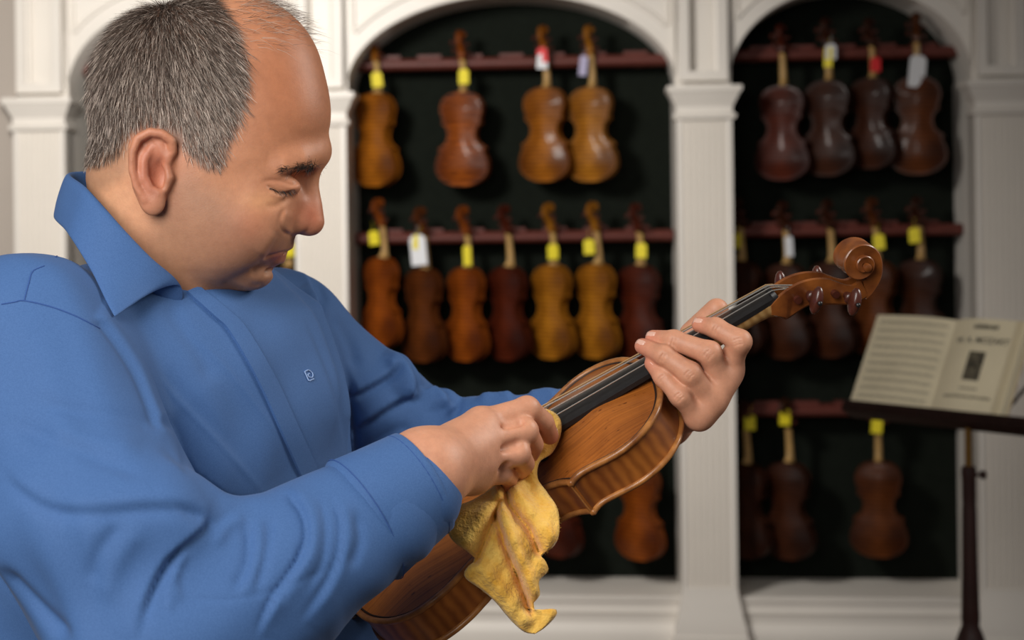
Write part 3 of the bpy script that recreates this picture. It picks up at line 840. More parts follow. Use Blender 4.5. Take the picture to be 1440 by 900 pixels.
for k, yy in enumerate((0.0080, 0.0027, -0.0027, -0.0080)):
    yb = yy*2.05; zt = zfb(0.486)+0.0107+0.0012*(1-(yy/0.008)**2)
    pk = sorted(PEGS)[(0, 2, 3, 1)[k]]
    pts = [(0.138, yb*0.9, 0.036), (0.193, yb, bz+0.0325-0.0035*(yb/0.0165)**2), (0.487, yy, zt), (0.492, yy*0.9, zt-0.003), (pk[0], yy*0.4, pk[1]+0.004)]
    mb = MB(); mb.tube(pts, 0.00075 if k < 2 else 0.00060, 6); mb.build('string', M_gut if k == 0 else M_steel, held)
# sound holes: slim dark inlets following the arching
bel = BVHTree.FromPolygons([v.co for v in MDF['belly'].vertices], [p.vertices for p in MDF['belly'].polygons])
for s in (-1, 1):
    path = crom([(0.234, 0.0235), (0.229, 0.0265), (0.224, 0.0245), (0.2235, 0.0215), (0.212, 0.0245), (0.195, 0.0335), (0.178, 0.0425), (0.1655, 0.0455), (0.165, 0.0425), (0.160, 0.0395), (0.155, 0.0425), (0.158, 0.0465)], 4)
    mb = MB(); rings = []
    n = len(path)
    for i, (x, y) in enumerate(path):
        t = np.array(path[min(i+1, n-1)])-np.array(path[max(i-1, 0)]); t /= np.linalg.norm(t)+1e-9
        wd = 0.0011+0.0018*math.sin(math.pi*i/(n-1))**2
        if i < 9 or i > n-10: wd = 0.0022
        r = []
        for k in (-1, 0, 1):
            px, py = x-t[1]*wd*k, s*(y+t[0]*wd*k)
            h = bel.ray_cast(Vector((px, py, 0.1)), Vector((0, 0, -1)))[0]
            r.append((px, py, (h.z if h else 0.01)+0.0002))
        rings.append(r)
    mb.loft(rings, False); mb.build('sound_hole', M_ebony, held)
# ------------------------------------------------------------------ small signed-distance sculpting kit
class SDF:
    def __init__(s, lo, hi, h):
        s.lo = np.array(lo, np.float32); s.h = h
        n = np.ceil((np.array(hi)-np.array(lo))/h).astype(int)+1
        s.ax = [(s.lo[i]+h*np.arange(n[i])).astype(np.float32) for i in range(3)]
        s.v = np.full(n, 1.0, np.float32)
    def _sl(s, lo, hi):
        a = np.clip(np.floor((np.array(lo)-s.lo)/s.h).astype(int), 0, s.v.shape)
        b = np.clip(np.ceil((np.array(hi)-s.lo)/s.h).astype(int)+1, 0, s.v.shape)
        return tuple(slice(int(a[i]), int(b[i])) for i in range(3))
    def _grid(s, sl):
        return s.ax[0][sl[0]][:, None, None], s.ax[1][sl[1]][None, :, None], s.ax[2][sl[2]][None, None, :]
    def _mix(s, sl, d, k, op):
        v = s.v[sl]
        if v.size == 0: return
        k = max(k, 1e-5)
        if op == '+':
            q = np.maximum(k-np.abs(v-d), 0)/k
            s.v[sl] = np.minimum(v, d)-q*q*k*0.25
        else:
            d = -d
            q = np.maximum(k-np.abs(v-d), 0)/k
            s.v[sl] = np.maximum(v, d)+q*q*k*0.25
    def cone(s, p1, r1, p2, r2, k=0.01, op='+'):
        p1 = np.array(p1, np.float32); p2 = np.array(p2, np.float32)
        m = max(r1, r2)+k+3*s.h
        sl = s._sl(np.minimum(p1, p2)-m, np.maximum(p1, p2)+m)
        X, Y, Z = s._grid(sl)
        ab = p2-p1; L2 = float(ab@ab)+1e-12
        t = np.clip(((X-p1[0])*ab[0]+(Y-p1[1])*ab[1]+(Z-p1[2])*ab[2])/L2, 0, 1)
        d = np.sqrt((X-p1[0]-t*ab[0])**2+(Y-p1[1]-t*ab[1])**2+(Z-p1[2]-t*ab[2])**2)-(r1+(r2-r1)*t)
        s._mix(sl, d, k, op)
    def chain(s, pts, rs, k=0.01, op='+'):
        if not isinstance(rs, (list, tuple)): rs = [rs]*len(pts)
        for i in range(len(pts)-1): s.cone(pts[i], rs[i], pts[i+1], rs[i+1], k, op)
    def stroke(s, pts, rs, k, op='+'):
        """a whole chain as one shape (no seams between its links), then blended once"""
        if not isinstance(rs, (list, tuple)): rs = [rs]*len(pts)
        A = np.array([tuple(p) for p in pts], np.float32)
        m = max(rs)+k+3*s.h
        sl = s._sl(A.min(0)-m, A.max(0)+m)
        X, Y, Z = s._grid(sl)
        D_ = None
        for i in range(len(A)-1):
            p1, ab = A[i], A[i+1]-A[i]
            t = np.clip(((X-p1[0])*ab[0]+(Y-p1[1])*ab[1]+(Z-p1[2])*ab[2])/(float(ab@ab)+1e-12), 0, 1)
            d = np.sqrt((X-p1[0]-t*ab[0])**2+(Y-p1[1]-t*ab[1])**2+(Z-p1[2]-t*ab[2])**2)-(rs[i]+(rs[i+1]-rs[i])*t)
            D_ = d if D_ is None else np.minimum(D_, d)
        s._mix(sl, D_, k, op)
    def ell(s, c, ax, r, k=0.01, op='+'):
        """ellipsoid: centre, three orthonormal axes, radii"""
        c = np.array(c, np.float32); A = np.array([tuple(a) for a in ax], np.float32); r = np.array(r, np.float32)
        m = np.abs(A*r[:, None]).max(0) if False else np.sqrt(((A*r[:, None])**2).sum(0))
        m = m+k+3*s.h
        sl = s._sl(c-m, c+m)
        X, Y, Z = s._grid(sl)
        x, y, z = X-c[0], Y-c[1], Z-c[2]
        k0 = 0; k1 = 0
        for i in range(3):
            q = x*A[i, 0]+y*A[i, 1]+z*A[i, 2]
            k0 = k0+(q/r[i])**2; k1 = k1+(q/(r[i]*r[i]))**2
        k0 = np.sqrt(k0); k1 = np.sqrt(k1)+1e-9
        s._mix(sl, k0*(k0-1)/k1, k, op)
    def mesh(s):
        v = s.v; b = v < 0
        c = np.zeros(tuple(np.array(v.shape)-1), np.uint8)
        S = (slice(0, -1), slice(1, None))
        for i in (0, 1):
            for j in (0, 1):
                for k in (0, 1): c += b[S[i], S[j], S[k]]
        act = (c > 0) & (c < 8)
        idx = np.argwhere(act)
        pos = np.zeros((len(idx), 3), np.float32); cnt = np.zeros(len(idx), np.float32)
        cor = {(i, j, k): v[idx[:, 0]+i, idx[:, 1]+j, idx[:, 2]+k] for i in (0, 1) for j in (0, 1) for k in (0, 1)}
        for a in cor:
            for ax in range(3):
                if a[ax] == 0:
                    bb = list(a); bb[ax] = 1; bb = tuple(bb)
                    va, vb = cor[a], cor[bb]
                    x = (va < 0) != (vb < 0)
                    t = np.where(x, va/(va-vb+1e-20), 0)
                    for q in range(3): pos[:, q] += np.where(x, a[q]+(t if q == ax else 0), 0)
                    cnt += x
        V = s.lo+s.h*(idx+pos/cnt[:, None])
        ids = np.full(act.shape, -1, np.int32); ids[act] = np.arange(len(idx))
        F = []
        for ax in range(3):
            sa = [slice(None)]*3; sb = [slice(None)]*3
            sa[ax] = slice(0, -1); sb[ax] = slice(1, None)
            A_, B_ = b[tuple(sa)], b[tuple(sb)]
            e = np.argwhere(A_ != B_)
            o1, o2 = [(1, 2), (2, 0), (0, 1)][ax]
            ok = (e[:, o1] > 0) & (e[:, o2] > 0) & (e[:, o1] < act.shape[o1]) & (e[:, o2] < act.shape[o2])
            e = e[ok]
            def cell(d1, d2):
                q = e.copy(); q[:, o1] -= d1; q[:, o2] -= d2
                return ids[q[:, 0], q[:, 1], q[:, 2]]
            q = np.stack([cell(1, 1), cell(0, 1), cell(0, 0), cell(1, 0)], 1)
            fl = A_[e[:, 0], e[:, 1], e[:, 2]]
            q[~fl] = q[~fl][:, ::-1]
            F.append(q)
        F = np.vstack(F); F = F[(F >= 0).all(1)]
        return V, F
def relax(V, F, n=2, lam=0.5):
    """a little Laplacian smoothing"""
    E = np.vstack([F[:, [0, 1]], F[:, [1, 2]], F[:, [2, 3]], F[:, [3, 0]]])
    E = np.vstack([E, E[:, ::-1]])
    for _ in range(n):
        S_ = np.zeros_like(V); C_ = np.bincount(E[:, 0], minlength=len(V)).astype(np.float32)
        for q in range(3): S_[:, q] = np.bincount(E[:, 0], V[E[:, 1], q], minlength=len(V))
        V = V+lam*(S_/np.maximum(C_, 1)[:, None]-V)
    return V
# ------------------------------------------------------------------ the man: head
PSI = math.radians(4)
HF = Vector((math.cos(PSI), -math.sin(PSI), 0)); HL = Vector((math.sin(PSI), math.cos(PSI), 0)); HZ = Vector((0, 0, 1))
HY = 1.56
HO = P(290, 200, HY); HS = FPX/HY
def G(u, v, c=0.0):
    """point of the head seen at pixel (u, v), c pixels (at head scale) to the man's left of the mid-plane"""
    return onplane(u, v, HO+HL*(c/HS), HL)
def hax(deg):
    a = math.radians(deg)
    e1_ = HF*math.cos(a)-HZ*math.sin(a); e2_ = -HF*math.sin(a)-HZ*math.cos(a)
    return (e1_, e2_, HL)
# folds and creases: (path in photo pixels, kind, height in mm, width px, reach px, high side)
# kind 'lip': one side stands proud of the other (+1: the side to the left of a downward path, below a rightward one); 'r': ridge (or valley if negative)
SHIRT_FOLDS = [
 ([(132, 448), (150, 461), (189, 519), (214, 578), (226, 603)], 'lip', 6.0, 3.0, 24, -1),
 ([(222, 596), (242, 608), (252, 636), (256, 668)], 'lip', 3.0, 4.0, 20, 1),
 ([(40, 560), (110, 578), (183, 589), (225, 602)], 'r', -3.0, 12, 0, 0), ([(60, 600), (130, 622), (200, 632)], 'r', 3.0, 16, 0, 0),
 ([(0, 592), (80, 620), (160, 655), (200, 672)], 'r', -2.5, 12, 0, 0),
 ([(10, 664), (30, 684), (72, 710), (128, 716), (210, 710), (258, 712), (284, 726), (296, 740)], 'lip', 5.0, 7.0, 42, -1),
 ([(290, 728), (286, 740), (272, 753), (233, 789), (206, 844), (192, 900)], 'lip', 7.0, 4.0, 26, 1),
 ([(172, 733), (139, 778), (128, 822)], 'r', -2.5, 11, 0, 0), ([(200, 740), (165, 790), (150, 850)], 'r', 2.5, 14, 0, 0),
 ([(246, 800), (238, 830), (240, 861)], 'r', 2.5, 5, 0, 0), ([(262, 770), (246, 810), (250, 850)], 'r', 3.0, 7, 0, 0),
 ([(404, 690), (416, 702), (427, 717), (435, 743), (430, 777), (410, 807), (380, 853), (364, 890)], 'lip', 7.0, 3.0, 20, -1),
 ([(468, 700), (478, 722), (482, 743), (477, 787), (457, 830), (427, 873)], 'lip', 4.5, 4.0, 20, -1),
 ([(347, 733), (347, 787), (327, 833)], 'r', -3.0, 7, 0, 0), ([(362, 728), (364, 780), (345, 838)], 'r', 2.5, 8, 0, 0), ([(380, 723), (377, 767), (360, 833)], 'r', -3.0, 7, 0, 0),
 ([(425, 760), (415, 800), (390, 850)], 'r', -2.5, 5, 0, 0), ([(450, 700), (458, 740), (452, 790), (430, 830)], 'r', -2.5, 6, 0, 0),
 ([(500, 720), (505, 760), (490, 800)], 'r', -3.0, 8, 0, 0),
 ([(300, 770), (320, 740), (345, 728)], 'r', 2.5, 9, 0, 0), ([(260, 842), (330, 842), (400, 825), (470, 795)], 'r', -1.0, 3, 0, 0),
 ([(217, 522), (242, 554), (277, 590), (320, 636), (373, 697)], 'r', 1.6, 3.5, 0, 0), ([(230, 520), (262, 560), (300, 600), (345, 650)], 'r', -1.5, 12, 0, 0),
 ([(263, 462), (309, 508), (345, 551), (388, 608)], 'r', 1.0, 3.5, 0, 0),
 ([(238, 420), (250, 450), (285, 500), (300, 540)], 'r', -3.0, 14, 0, 0),
 ([(423, 451), (448, 510), (466, 565), (484, 647)], 'lip', 2.0, 3.0, 16, 1),
 ([(436, 400), (455, 450), (473, 494), (487, 558), (500, 650)], 'lip', 10.0, 3.5, 24, 1),
 ([(416, 366), (432, 388), (444, 420), (452, 445)], 'lip', 4.0, 2.5, 12, 1), ([(432, 372), (448, 398), (460, 430)], 'r', -3.0, 5, 0, 0),
 ([(470, 440), (490, 480), (500, 520)], 'r', -3.5, 9, 0, 0), ([(489, 557), (515, 546), (550, 526), (562, 512)], 'lip', 9.0, 3.5, 22, -1),
 ([(494, 607), (542, 575), (566, 562), (590, 556)], 'lip', 9.0, 3.5, 22, -1), ([(505, 640), (550, 610), (580, 600)], 'r', -3.0, 9, 0, 0),
 ([(545, 490), (570, 510), (582, 535), (578, 560)], 'lip', 11.0, 3.5, 20, 1), ([(592, 548), (612, 546), (628, 556), (632, 572)], 'lip', 10.0, 3.5, 16, 1),
 ([(646, 556), (642, 575), (630, 590)], 'r', -5.0, 5, 0, 0), ([(672, 566), (700, 556), (725, 560)], 'r', 7.0, 9, 0, 0), ([(732, 556), (728, 575)], 'r', -5.0, 5, 0, 0), ([(742, 562), (765, 555), (788, 560)], 'r', 7.0, 9, 0, 0),
 ([(0, 800), (50, 850), (100, 900)], 'r', -6.0, 10, 0, 0),
]
FACE_FOLDS = [
 ([(368, 256), (380, 254), (395, 255), (412, 260), (422, 252)], 'r', -1.3, 2.6, 0, 0),
 ([(374, 259), (381, 264), (390, 269.5), (402, 272), (416, 268)], 'r', -1.9, 2.0, 0, 0), ([(378, 271), (390, 276), (404, 277)], 'r', 0.9, 3.5, 0, 0),
 ([(372, 288), (386, 290), (398, 283), (412, 273)], 'r', -1.0, 5.0, 0, 0),
 ([(402, 294), (398, 303), (396, 313), (401, 324), (414, 331)], 'lip', 1.8, 2.2, 10, -1),
 ([(397, 322), (388, 341), (381, 354), (373, 368)], 'r', -1.3, 5.0, 0, 0), ([(386, 325), (374, 345), (364, 360)], 'r', 1.2, 9.0, 0, 0),
 ([(409, 352.5), (398, 355), (388, 358), (377, 362), (371, 366)], 'r', -1.2, 1.8, 0, 0),
 ([(371, 366), (362, 378), (350, 390)], 'r', -0.9, 5.0, 0, 0),
 ([(388, 375), (368, 379), (352, 384)], 'r', -1.6, 6.0, 0, 0),
 ([(312, 396), (330, 405), (345, 411)], 'r', -1.2, 5.0, 0, 0),
 ([(392, 243), (412, 242), (428, 240), (442, 236)], 'r', 1.0, 6.0, 0, 0),
 ([(372, 222), (400, 228)], 'r', -0.8, 10.0, 0, 0),
]
def sculpt(V, F, folds, mirror_head=False):
    """press folds into the side of a surface that the paths were drawn on, along its normals"""
    n = np.cross(V[F[:, 2]]-V[F[:, 0]], V[F[:, 3]]-V[F[:, 1]])
    N = np.zeros_like(V)
    for j in range(4):
        for q in range(3): N[:, q] += np.bincount(F[:, j], n[:, q], minlength=len(V))
    N /= np.linalg.norm(N, axis=1)[:, None]+1e-12
    W = V; NW = N
    if mirror_head:
        L_ = np.array(HL); c = (V-np.array(HO))@L_
        W = V-L_[None]*(c+np.abs(c))[:, None]
        NW = N-L_[None]*np.where(c > 0, 2*(N@L_), 0)[:, None]
    cm = np.array(CM); d = W-np.array(CP); q = d@cm
    U, Vv = PU+FPX*q[:, 0]/-q[:, 2], PV-FPX*q[:, 1]/-q[:, 2]
    d /= np.linalg.norm(d, axis=1)[:, None]
    face = np.clip(-np.sum(d*NW, 1)*3, 0, 1)
    vis = face > 0
    if not mirror_head:
        B = BVHTree.FromPolygons([tuple(v) for v in V], [tuple(int(i) for i in f) for f in F])
        dist = np.linalg.norm(V-np.array(CP), axis=1)
        for i in np.nonzero(vis)[0]:
            h = B.ray_cast(CP, Vector(d[i]))
            if h[3] is not None and h[3] < dist[i]-0.02: vis[i] = False
    face = np.where(vis, face, 0)
    H = np.zeros(len(V))
    for pts, kind, h, w, D_, side in folds:
        A = np.array(crom(pts, 5)); m = len(A)-1
        R_ = max(w*3, D_*3)+4
        k = np.nonzero((face > 0) & (U > A[:, 0].min()-R_) & (U < A[:, 0].max()+R_) & (Vv > A[:, 1].min()-R_) & (Vv < A[:, 1].max()+R_))[0]
        if not len(k): continue
        u, v = U[k], Vv[k]
        best = np.full(len(k), 1e9); sg = np.zeros(len(k)); tt = np.zeros(len(k))
        for i in range(m):
            a, b = A[i], A[i+1]; ab = b-a; l2 = ab@ab+1e-9
            t = ((u-a[0])*ab[0]+(v-a[1])*ab[1])/l2; tc = np.clip(t, 0, 1)
            dd = np.hypot(u-a[0]-tc*ab[0], v-a[1]-tc*ab[1])
            cr = ab[0]*(v-a[1])-ab[1]*(u-a[0])
            up = dd < best
            best = np.where(up, dd, best); sg = np.where(up, np.sign(cr), sg); tt = np.where(up, (i+tc)/m, tt)
        tap = np.clip(np.minimum(tt, 1-tt)*5+0.12, 0, 1)
        endd = np.exp(-np.where((tt <= 0) | (tt >= 1), best/(w*1.5), 0))
        if kind == 'r': f = np.exp(-(best/w)**2)
        else:
            q = best*sg*side
            f = np.exp(-np.abs(q)/D_)*0.5*(1+np.tanh(q/w))-0.45*np.exp(-((q+w)/(w*1.6))**2)
        H[k] += h*0.001*f*tap*endd
    return V+N*(H*face)[:, None]
def build_head():
    S = SDF(G(95, 520, 0)-Vector((0.02, 0.14, 0)), G(490, -40, 0)+Vector((0.03, 0.14, 0.02)), 0.0014)
    px = 1/HS
    def E(u, v, c, a, b, l, k, deg=0, op='+', both=False):
        S.ell(G(u, v, c), hax(deg), (a*px, b*px, l*px), k*px, op)
        if both: S.ell(G(u-0.0, v, -c), hax(deg), (a*px, b*px, l*px), k*px, op)
    def ST(pts, rs, k, op='+', both=False):
        if not isinstance(rs, (list, tuple)): rs = [rs]*len(pts)
        S.stroke([G(*p) for p in pts], [r*px for r in rs], k*px, op)
        if both: S.stroke([G(p[0], p[1], -p[2]) for p in pts], [r*px for r in rs], k*px, op)
    # skull
    E(234, 144, 0, 104, 132, 108, 20)
    E(331, 122, 0, 126, 130, 100, 40)
    E(388, 172, 0, 71, 66, 78, 40)                          # lower forehead
    E(300, 215, 0, 120, 90, 98, 40)
    # face mass
    E(350, 255, 0, 84, 98, 80, 40, -20)
    E(352, 292, -46, 52, 44, 38, 30, -20, both=True)         # cheekbones
    E(338, 318, -44, 56, 50, 42, 30, 0, both=True)         # cheeks
    E(288, 326, -52, 80, 66, 42, 34, 0, both=True)         # jowls
    E(272, 260, -62, 60, 70, 38, 30, 0, both=True)         # jaw angle, before the ear
    E(364, 336, 0, 44, 42, 44, 26)                          # muzzle
    E(353, 381, 0, 33, 27, 40, 14)                          # chin
    E(300, 378, 0, 56, 34, 58, 20)                          # under the chin
    # neck
    S.cone(G(214, 250), 92*px, G(220, 400), 78*px, 30*px)
    S.cone(G(220, 400), 78*px, G(236, 520), 68*px, 20*px)
    S.cone(G(235, 360), 60*px, G(262, 470), 54*px, 30*px)   # throat
    # brow and sockets
    ST([(398, 232, -66), (422, 226, -48), (439, 219, -22), (444, 214, 0)], [8, 12, 14, 14], 26, both=True)
    E(420, 256, -48, 30, 11, 22, 16, 10, '-', both=True)
    E(431, 257, -27, 10, 18, 11, 14, 0, '-', both=True)
    E(394, 259, -52, 29, 15, 20, 8, 12, both=True)           # closed upper lid over the eyeball
    # nose
    ST([(435, 234, 0), (436, 262, 0), (439, 290, 0), (438.5, 311, 0)], [12, 12, 14.5, 18], 14)
    E(433, 319, 0, 16, 12, 15, 8)
    E(413, 312, -19, 19, 16, 12, 7, 15, both=True)
    ST([(424, 296, -8), (408, 282, -20)], [14, 11], 18, both=True)
    E(424, 332, -10, 9, 4, 5, 3, 15, '-', both=True)         # nostrils
    # lips
    ST([(378, 357, -26), (393, 349, -15), (403, 344, 0)], [3, 6.5, 8], 6, both=True)
    ST([(378, 363, -24), (387, 364, -13), (391, 363, 0)], [3, 8, 9], 6, both=True)
    ST([(409, 353, 0), (399, 355, -13), (388, 358, -22), (378, 361, -28)], [2.2, 2.2, 2, 1.2], 2.5, '-', both=True)
    ST([(392, 379, 0), (374, 382, -22)], [4, 2], 9, '-', both=True)
    # folds
    ST([(330, 404, -58), (348, 402, -44), (362, 404, -24)], [1.5, 3, 2], 10, '-', both=True)
    # ears
    for sg in (1, -1):
        def e(u, v, c, a, b, l, k, deg=0, op='+'): S.ell(G(u, v, c*sg), hax(deg), (a*px, b*px, l*px), k*px, op)
        def st(pts, rs, k, op='+'):
            if not isinstance(rs, (list, tuple)): rs = [rs]*len(pts)
            S.stroke([G(p[0], p[1], p[2]*sg) for p in pts], [r*px for r in rs], k*px, op)
        e(220, 236, -98, 26, 48, 22, 10, 4)
        e(211, 236, -112, 27, 52, 8, 6, 4)
        e(215, 284, -110, 17, 19, 8, 8, 0)
        e(216, 240, -124, 17, 33, 12, 5, 4, '-')
        e(226, 247, -116, 15, 22, 14, 6, 0, '-')
        e(206, 205, -124, 14, 10, 10, 5, 30, '-')
        st([(233, 232, -110), (243, 213, -112), (242, 198, -116), (228, 188, -119), (211, 186, -121), (194, 195, -122), (186, 215, -122), (186, 240, -121), (192, 262, -119), (203, 281, -116)], [5, 6, 6.5, 6.5, 6.5, 6.5, 6, 5.5, 5, 5], 4)
        st([(212, 208, -114), (203, 228, -116), (203, 250, -116), (212, 266, -115), (224, 270, -113)], [4, 5.5, 6, 5.5, 4.5], 5)
        st([(233, 266, -110), (238, 250, -110), (235, 238, -111)], [4, 6.5, 4], 5)
    V, F = S.mesh()
    V = sculpt(relax(V, F, 2, 0.4), F, FACE_FOLDS, mirror_head=True)
    return relax(V, F, 1, 0.3), F

# ------------------------------------------------------------------ the man: shirt, hands, collar
V3 = Vector
TF = V3((0.825, -0.565, 0)).normalized(); TL = V3((0.565, 0.825, 0)).normalized(); TZ = V3((0, 0, 1))
TAX = (TF, TL, TZ)
SH_R = P(36, 492, 1.46); EL_R = P(222, 922, 1.33); WR_R = P(590, 680, 1.425)
SH_L = P(388, 478, 1.78); EL_L = P(630, 656, 1.80); WR_L = P(900, 590, 1.705)
NB = P(222, 430, 1.60)
CH = V3((-0.235, 1.615, 1.34)); BE = V3((-0.205, 1.695, 1.10))
def bvh_np(V, F):
    return BVHTree.FromPolygons([tuple(v) for v in V], [tuple(int(i) for i in f) for f in F])
def shoot(bvh, u, v):
    h = bvh.ray_cast(CP, ray(u, v).normalized())
    return h[0], h[1]
def build_shirt():
    S = SDF((-0.62, 1.16, 0.82), (0.36, 2.0, 1.62), 0.0027)
    S.ell(CH, TAX, (0.128, 0.190, 0.230), 0.02)
    S.ell(CH+TZ*0.08+TF*0.02, TAX, (0.10, 0.165, 0.13), 0.05)
    S.ell(BE, TAX, (0.170, 0.190, 0.27), 0.08)
    S.ell(V3((-0.325, 1.62, 1.12)), TAX, (0.12, 0.15, 0.22), 0.06)
    S.cone(BE+TF*-0.02, 0.155, V3((-0.24, 1.66, 0.86)), 0.160, 0.05)
    S.cone(NB-TZ*0.035, 0.085, NB-TZ*0.10, 0.10, 0.03)
    for sh in (SH_R, SH_L):
        S.cone(NB-TZ*0.045, 0.060, sh+TZ*0.0, 0.070, 0.05)
    # right sleeve (near)
    m = SH_R.lerp(EL_R, 0.55)
    S.stroke([SH_R, m, EL_R], [0.084, 0.086, 0.074], 0.016)
    fm = EL_R.lerp(WR_R, 0.45)
    S.stroke([EL_R, fm, EL_R.lerp(WR_R, 0.85), EL_R.lerp(WR_R, 0.97)], [0.078, 0.067, 0.051, 0.044], 0.012)
    # left sleeve (far)
    S.stroke([SH_L, SH_L.lerp(EL_L, 0.5), EL_L], [0.070, 0.061, 0.053], 0.016)
    S.stroke([EL_L, EL_L.lerp(WR_L, 0.5), WR_L], [0.055, 0.053, 0.043], 0.015)
    for q in ([(528, 517, 1.775), (556, 522, 1.77), (566, 536, 1.765)], [(596, 574, 1.78), (620, 572, 1.775)], [(672, 584, 1.77), (715, 582, 1.75)], [(748, 584, 1.745), (780, 582, 1.735)]):
        S.stroke([P(*x) for x in q], 0.0185, 0.012)      # bunched cloth at the bent elbow and along the forearm
    # sleeve bunched over the elbow
    el = P(262, 716, 1.36)
    S.stroke([P(60, 735, 1.335), P(150, 735, 1.315), P(225, 725, 1.320), P(262, 722, 1.345)], [0.030, 0.034, 0.030, 0.022], 0.05)
    # low undulation of the cloth
    X, Y, Z = S.ax[0][:, None, None], S.ax[1][None, :, None], S.ax[2][None, None, :]
    S.v += (0.0020*np.sin(38*X+22*Z+6*np.sin(17*Y))*np.sin(31*Y-27*Z)+0.0009*np.sin(71*Z+49*X+5*np.sin(23*X))).astype(np.float32)
    # neck opening
    S.cone(NB+TF*0.012+TZ*0.10, 0.072, NB+TF*0.012-TZ*0.035, 0.066, 0.008, '-')
    V, F = S.mesh()
    S2 = SDF((0, 0, 0), (0.1, 0.1, 0.1), 0.05)      # the body inside the shirt: the same field, 14 mm further in
    S2.lo = S.lo; S2.h = S.h*3; S2.v = S.v[::3, ::3, ::3]+0.016
    V = sculpt(relax(V, F, 2, 0.5), F, SHIRT_FOLDS)
    return relax(V, F, 1, 0.4), F, S2.mesh()
def HV(u, v, y):
    """point on the pixel ray (u, v) whose coordinate across the held violin is y metres"""
    n = VR @ V3((0, 1, 0))
    return onplane(u, v, VO+n*y, n)
def build_left_hand():
    lo = V3((0.16, 1.49, 1.36)); hi = V3((0.305, 1.69, 1.545))
    S = SDF(lo, hi, 0.0011)
    Z_ = lambda x, y: (860+x/4.09, 400+y/4.09)
    fingers = [
      # tip, DIP, PIP, MCP  as (zoom x, zoom y, local y)
      [(508, 232, -0.006), (600, 250, -0.020), (738, 328, -0.036), (662, 492, -0.026)],
      [(240, 308, 0.002), (360, 322, -0.016), (565, 395, -0.038), (632, 566, -0.038)],
      [(178, 355, -0.004), (300, 408, -0.026), (452, 512, -0.044), (580, 670, -0.044)],
      [(232, 455, -0.016), (296, 532, -0.030), (395, 640, -0.046), (505, 760, -0.044)]]
    R_ = [[0.0076, 0.0090, 0.0104, 0.0112], [0.0075, 0.0092, 0.0106, 0.0116], [0.0074, 0.0090, 0.0102, 0.0114], [0.0070, 0.0084, 0.0096, 0.0110]]
    wrist = HV(932, 588, 0.060)
    mcps = []; tips = []
    for f, r in zip(fingers, R_):
        J = [HV(*Z_(a, b), y) for a, b, y in f]
        tips.append((J[0], J[1], r[0]))
        mcps.append(J[3])
        # slight bulge at each joint
        S.stroke([J[0], J[1], J[2], J[3]], r, 0.003)
        for q, rr in ((J[1], r[1]*1.02), (J[2], r[2]*1.03)): S.ell(q, TAX, (rr, rr, rr), 0.004)
    for mp, r in zip(mcps, (0.0112, 0.0120, 0.0118, 0.0112)):
        w = wrist.lerp(mp, 0.25)
        S.stroke([mp, w], [r, 0.017], 0.009)
    S.stroke([mcps[0], mcps[1], mcps[2], mcps[3]], [0.0100]*4, 0.007)
    for a, b in ((0, 1), (1, 2), (2, 3)):       # webs, palm
        S.stroke([mcps[a].lerp(mcps[b], 0.5), wrist], [0.0105, 0.018], 0.009)
    # thumb on the far side of the neck
    tb = HV(985, 540, 0.020)
    S.stroke([wrist.lerp(mcps[0], 0.45), tb, HV(974, 470, 0.034), HV(1008, 436, 0.026)], [0.016, 0.0130, 0.0125, 0.0112], 0.010)
    S.stroke([tb, mcps[0]], [0.012, 0.012], 0.014)
    # wrist and forearm into the sleeve
    fa = wrist.lerp(WR_L, 0.8)
    S.ell(wrist, TAX, (0.026, 0.024, 0.024), 0.02)
    S.stroke([wrist, fa], [0.025, 0.027], 0.015)
    # knuckle creases
    for f in fingers[:4]:
        for k_ in (1, 2):
            c0 = HV(*Z_(f[k_][0], f[k_][1]), f[k_][2]-0.010)
    V, F = S.mesh()
    V = relax(V, F, 3, 0.4)
    wr_ = []
    for f in fingers:                            # skin creases over the finger joints
        for k_, hh in ((1, -0.5), (2, -0.55)):
            c0 = np.array(Z_(f[k_][0], f[k_][1])); a_ = np.array(Z_(f[k_-1][0], f[k_-1][1])); b_ = np.array(Z_(f[k_+1][0], f[k_+1][1]))
            t_ = (a_-b_)/np.linalg.norm(a_-b_); nn = np.array([-t_[1], t_[0]])
            for o_ in ((-4, 0, 4) if k_ == 2 else (-2, 2)):
                q = c0+t_*o_+nn*-3
                wr_.append(([tuple(q-nn*7-t_*1.0), tuple(q+t_*0.5), tuple(q+nn*7-t_*1.0)], 'r', hh*1.6, 1.5, 0, 0))
    V = sculpt(V, F, wr_)
    return V, F, tips
